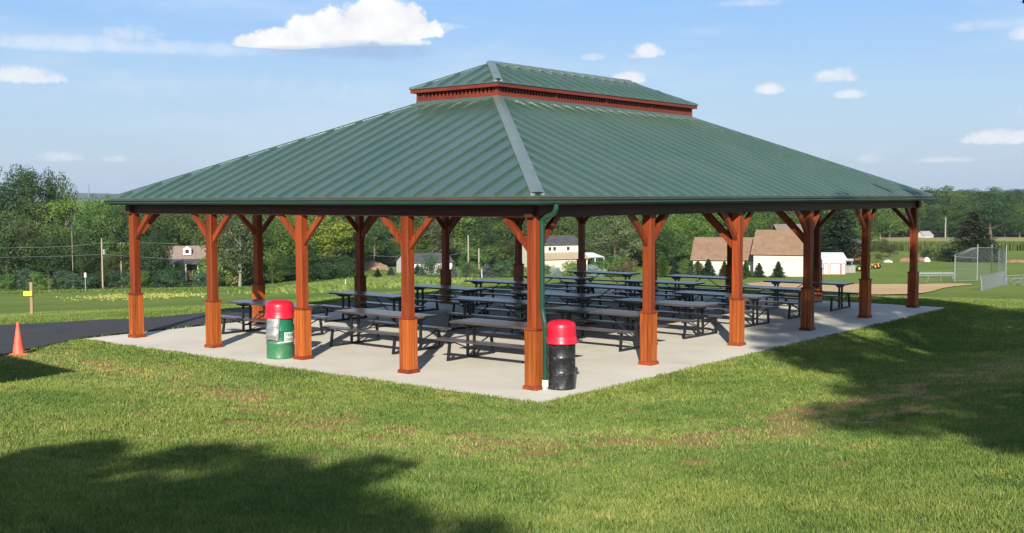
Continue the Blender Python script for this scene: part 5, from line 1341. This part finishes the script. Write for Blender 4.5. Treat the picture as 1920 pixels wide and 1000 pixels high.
small = union([cloud(45, 146, 155, 46, .9, .5, .9, .5), cloud(1216, 100, 66, 42, .9, .4, .98, .5), cloud(1190, 106, 40, 16, 1.2, .4, .6, .6), cloud(1112, 108, 58, 22, 1.3, .4, .55, .6), cloud(1180, 150, 78, 36, .8, .35, .95, .5),
               cloud(1443, 169, 62, 32, .9, .4, .98, .6), cloud(1572, 144, 86, 40, 1.0, .5, .92, .6), cloud(1555, 150, 60, 20, 1.2, .5, .7, .6), cloud(1594, 179, 86, 24, 1.0, .4, .85, .6), cloud(1770, 301, 110, 18, 1.3, .4, .7, .6),
               cloud(1880, 261, 150, 44, .9, .45, .92, .5), cloud(1635, 298, 64, 28, 1.4, .5, .5, .6), cloud(1912, 66, 44, 40, 1.0, .4, .8, .6), cloud(1860, 48, 190, 26, 1.5, .9, .4, .8),
               cloud(1410, 6, 170, 20, 1.5, .9, .45, .8), cloud(1330, 60, 200, 26, 1.8, .8, .28, .8), cloud(110, 296, 90, 24, 1.3, .8, .5, .7), cloud(215, 300, 50, 16, 1.3, .8, .4, .7), cloud(340, 158, 900, 60, 2.2, 1.0, .28, 1.0)])
mapp = N(nt, 'ShaderNodeMapping'); mapp.inputs['Scale'].default_value = (2.2, 2.2, 11); L(tc.outputs['Generated'], mapp.inputs[0])
ns3 = N(nt, 'ShaderNodeTexNoise', ins={'Scale': 2.2, 'Detail': 8, 'Roughness': .6}); L(mapp.outputs[0], ns3.inputs['Vector'])
veil = N(nt, 'ShaderNodeMapRange', interpolation_type='SMOOTHSTEP', ins={'From Min': .42, 'From Max': .75, 'To Max': .42}); L(ns3.outputs['Fac'], veil.inputs['Value'])
def mixc(f, a, b_):
    n_ = N(nt, 'ShaderNodeMix', data_type='RGBA'); L(f, n_.inputs[0])
    for v, i in ((a, 6), (b_, 7)):
        if isinstance(v, tuple): n_.inputs[i].default_value = (*v, 1)
        else: L(v, n_.inputs[i])
    return n_.outputs[2]
SK = .08
def C(r_, g_, b_): return (r_/SK/1.45, g_/SK/1.45, b_/SK/1.45)
EX = 1.57
grad = ramp(nt, sep.outputs['Z'], [(p_, tuple(c_/EX for c_ in cc_)) for p_, cc_ in [(0, (.50, .61, .78)), (.04, (.49, .65, .84)), (.09, (.45, .66, .91)), (.17, (.30, .56, .99)), (.28, (.33, .52, .80)), (.5, (.33, .43, .64)), (.75, (.16, .28, .55)), (1, (.08, .18, .42))]])
gs = N(nt, 'ShaderNodeVectorMath', operation='SCALE', ins={3: 1/SK}); L(grad, gs.inputs[0])
tint = N(nt, 'ShaderNodeMix', data_type='RGBA', ins={0: .82}); L(sky.outputs[0], tint.inputs[6]); L(gs.outputs[0], tint.inputs[7])
base = mixc(veil.outputs[0], tint.outputs[2], C(.66, .76, .90))
base = mixc(wisp, base, C(.74, .82, .93))
# cloud body colour: lit top, bluish base
lowc = mixc(math_('MULTIPLY', math_('SUBTRACT', nz, -.5), .8, None, True), C(.70, .76, .88), C(.95, .93, .91))
base = mixc(small, base, lowc)
topc = mixc(math_('MULTIPLY', math_('ADD', nz, .6), 1.0, None, True), C(.74, .77, .84), C(1.0, .99, .96))
base = mixc(big, base, topc)
base = mixc(bigsh, base, C(.36, .50, .74))
L(base, bgn.inputs['Color']); bgn.inputs['Strength'].default_value = SK

scene.view_settings.view_transform = 'Standard'; scene.view_settings.look = 'None'; scene.view_settings.gamma = 1.0
scene.view_settings.exposure = 0.65
scene.cycles.max_bounces = 6; scene.cycles.diffuse_bounces = 1; scene.cycles.volume_bounces = 0; scene.cycles.transparent_max_bounces = 4
scene.cycles.use_denoising = True
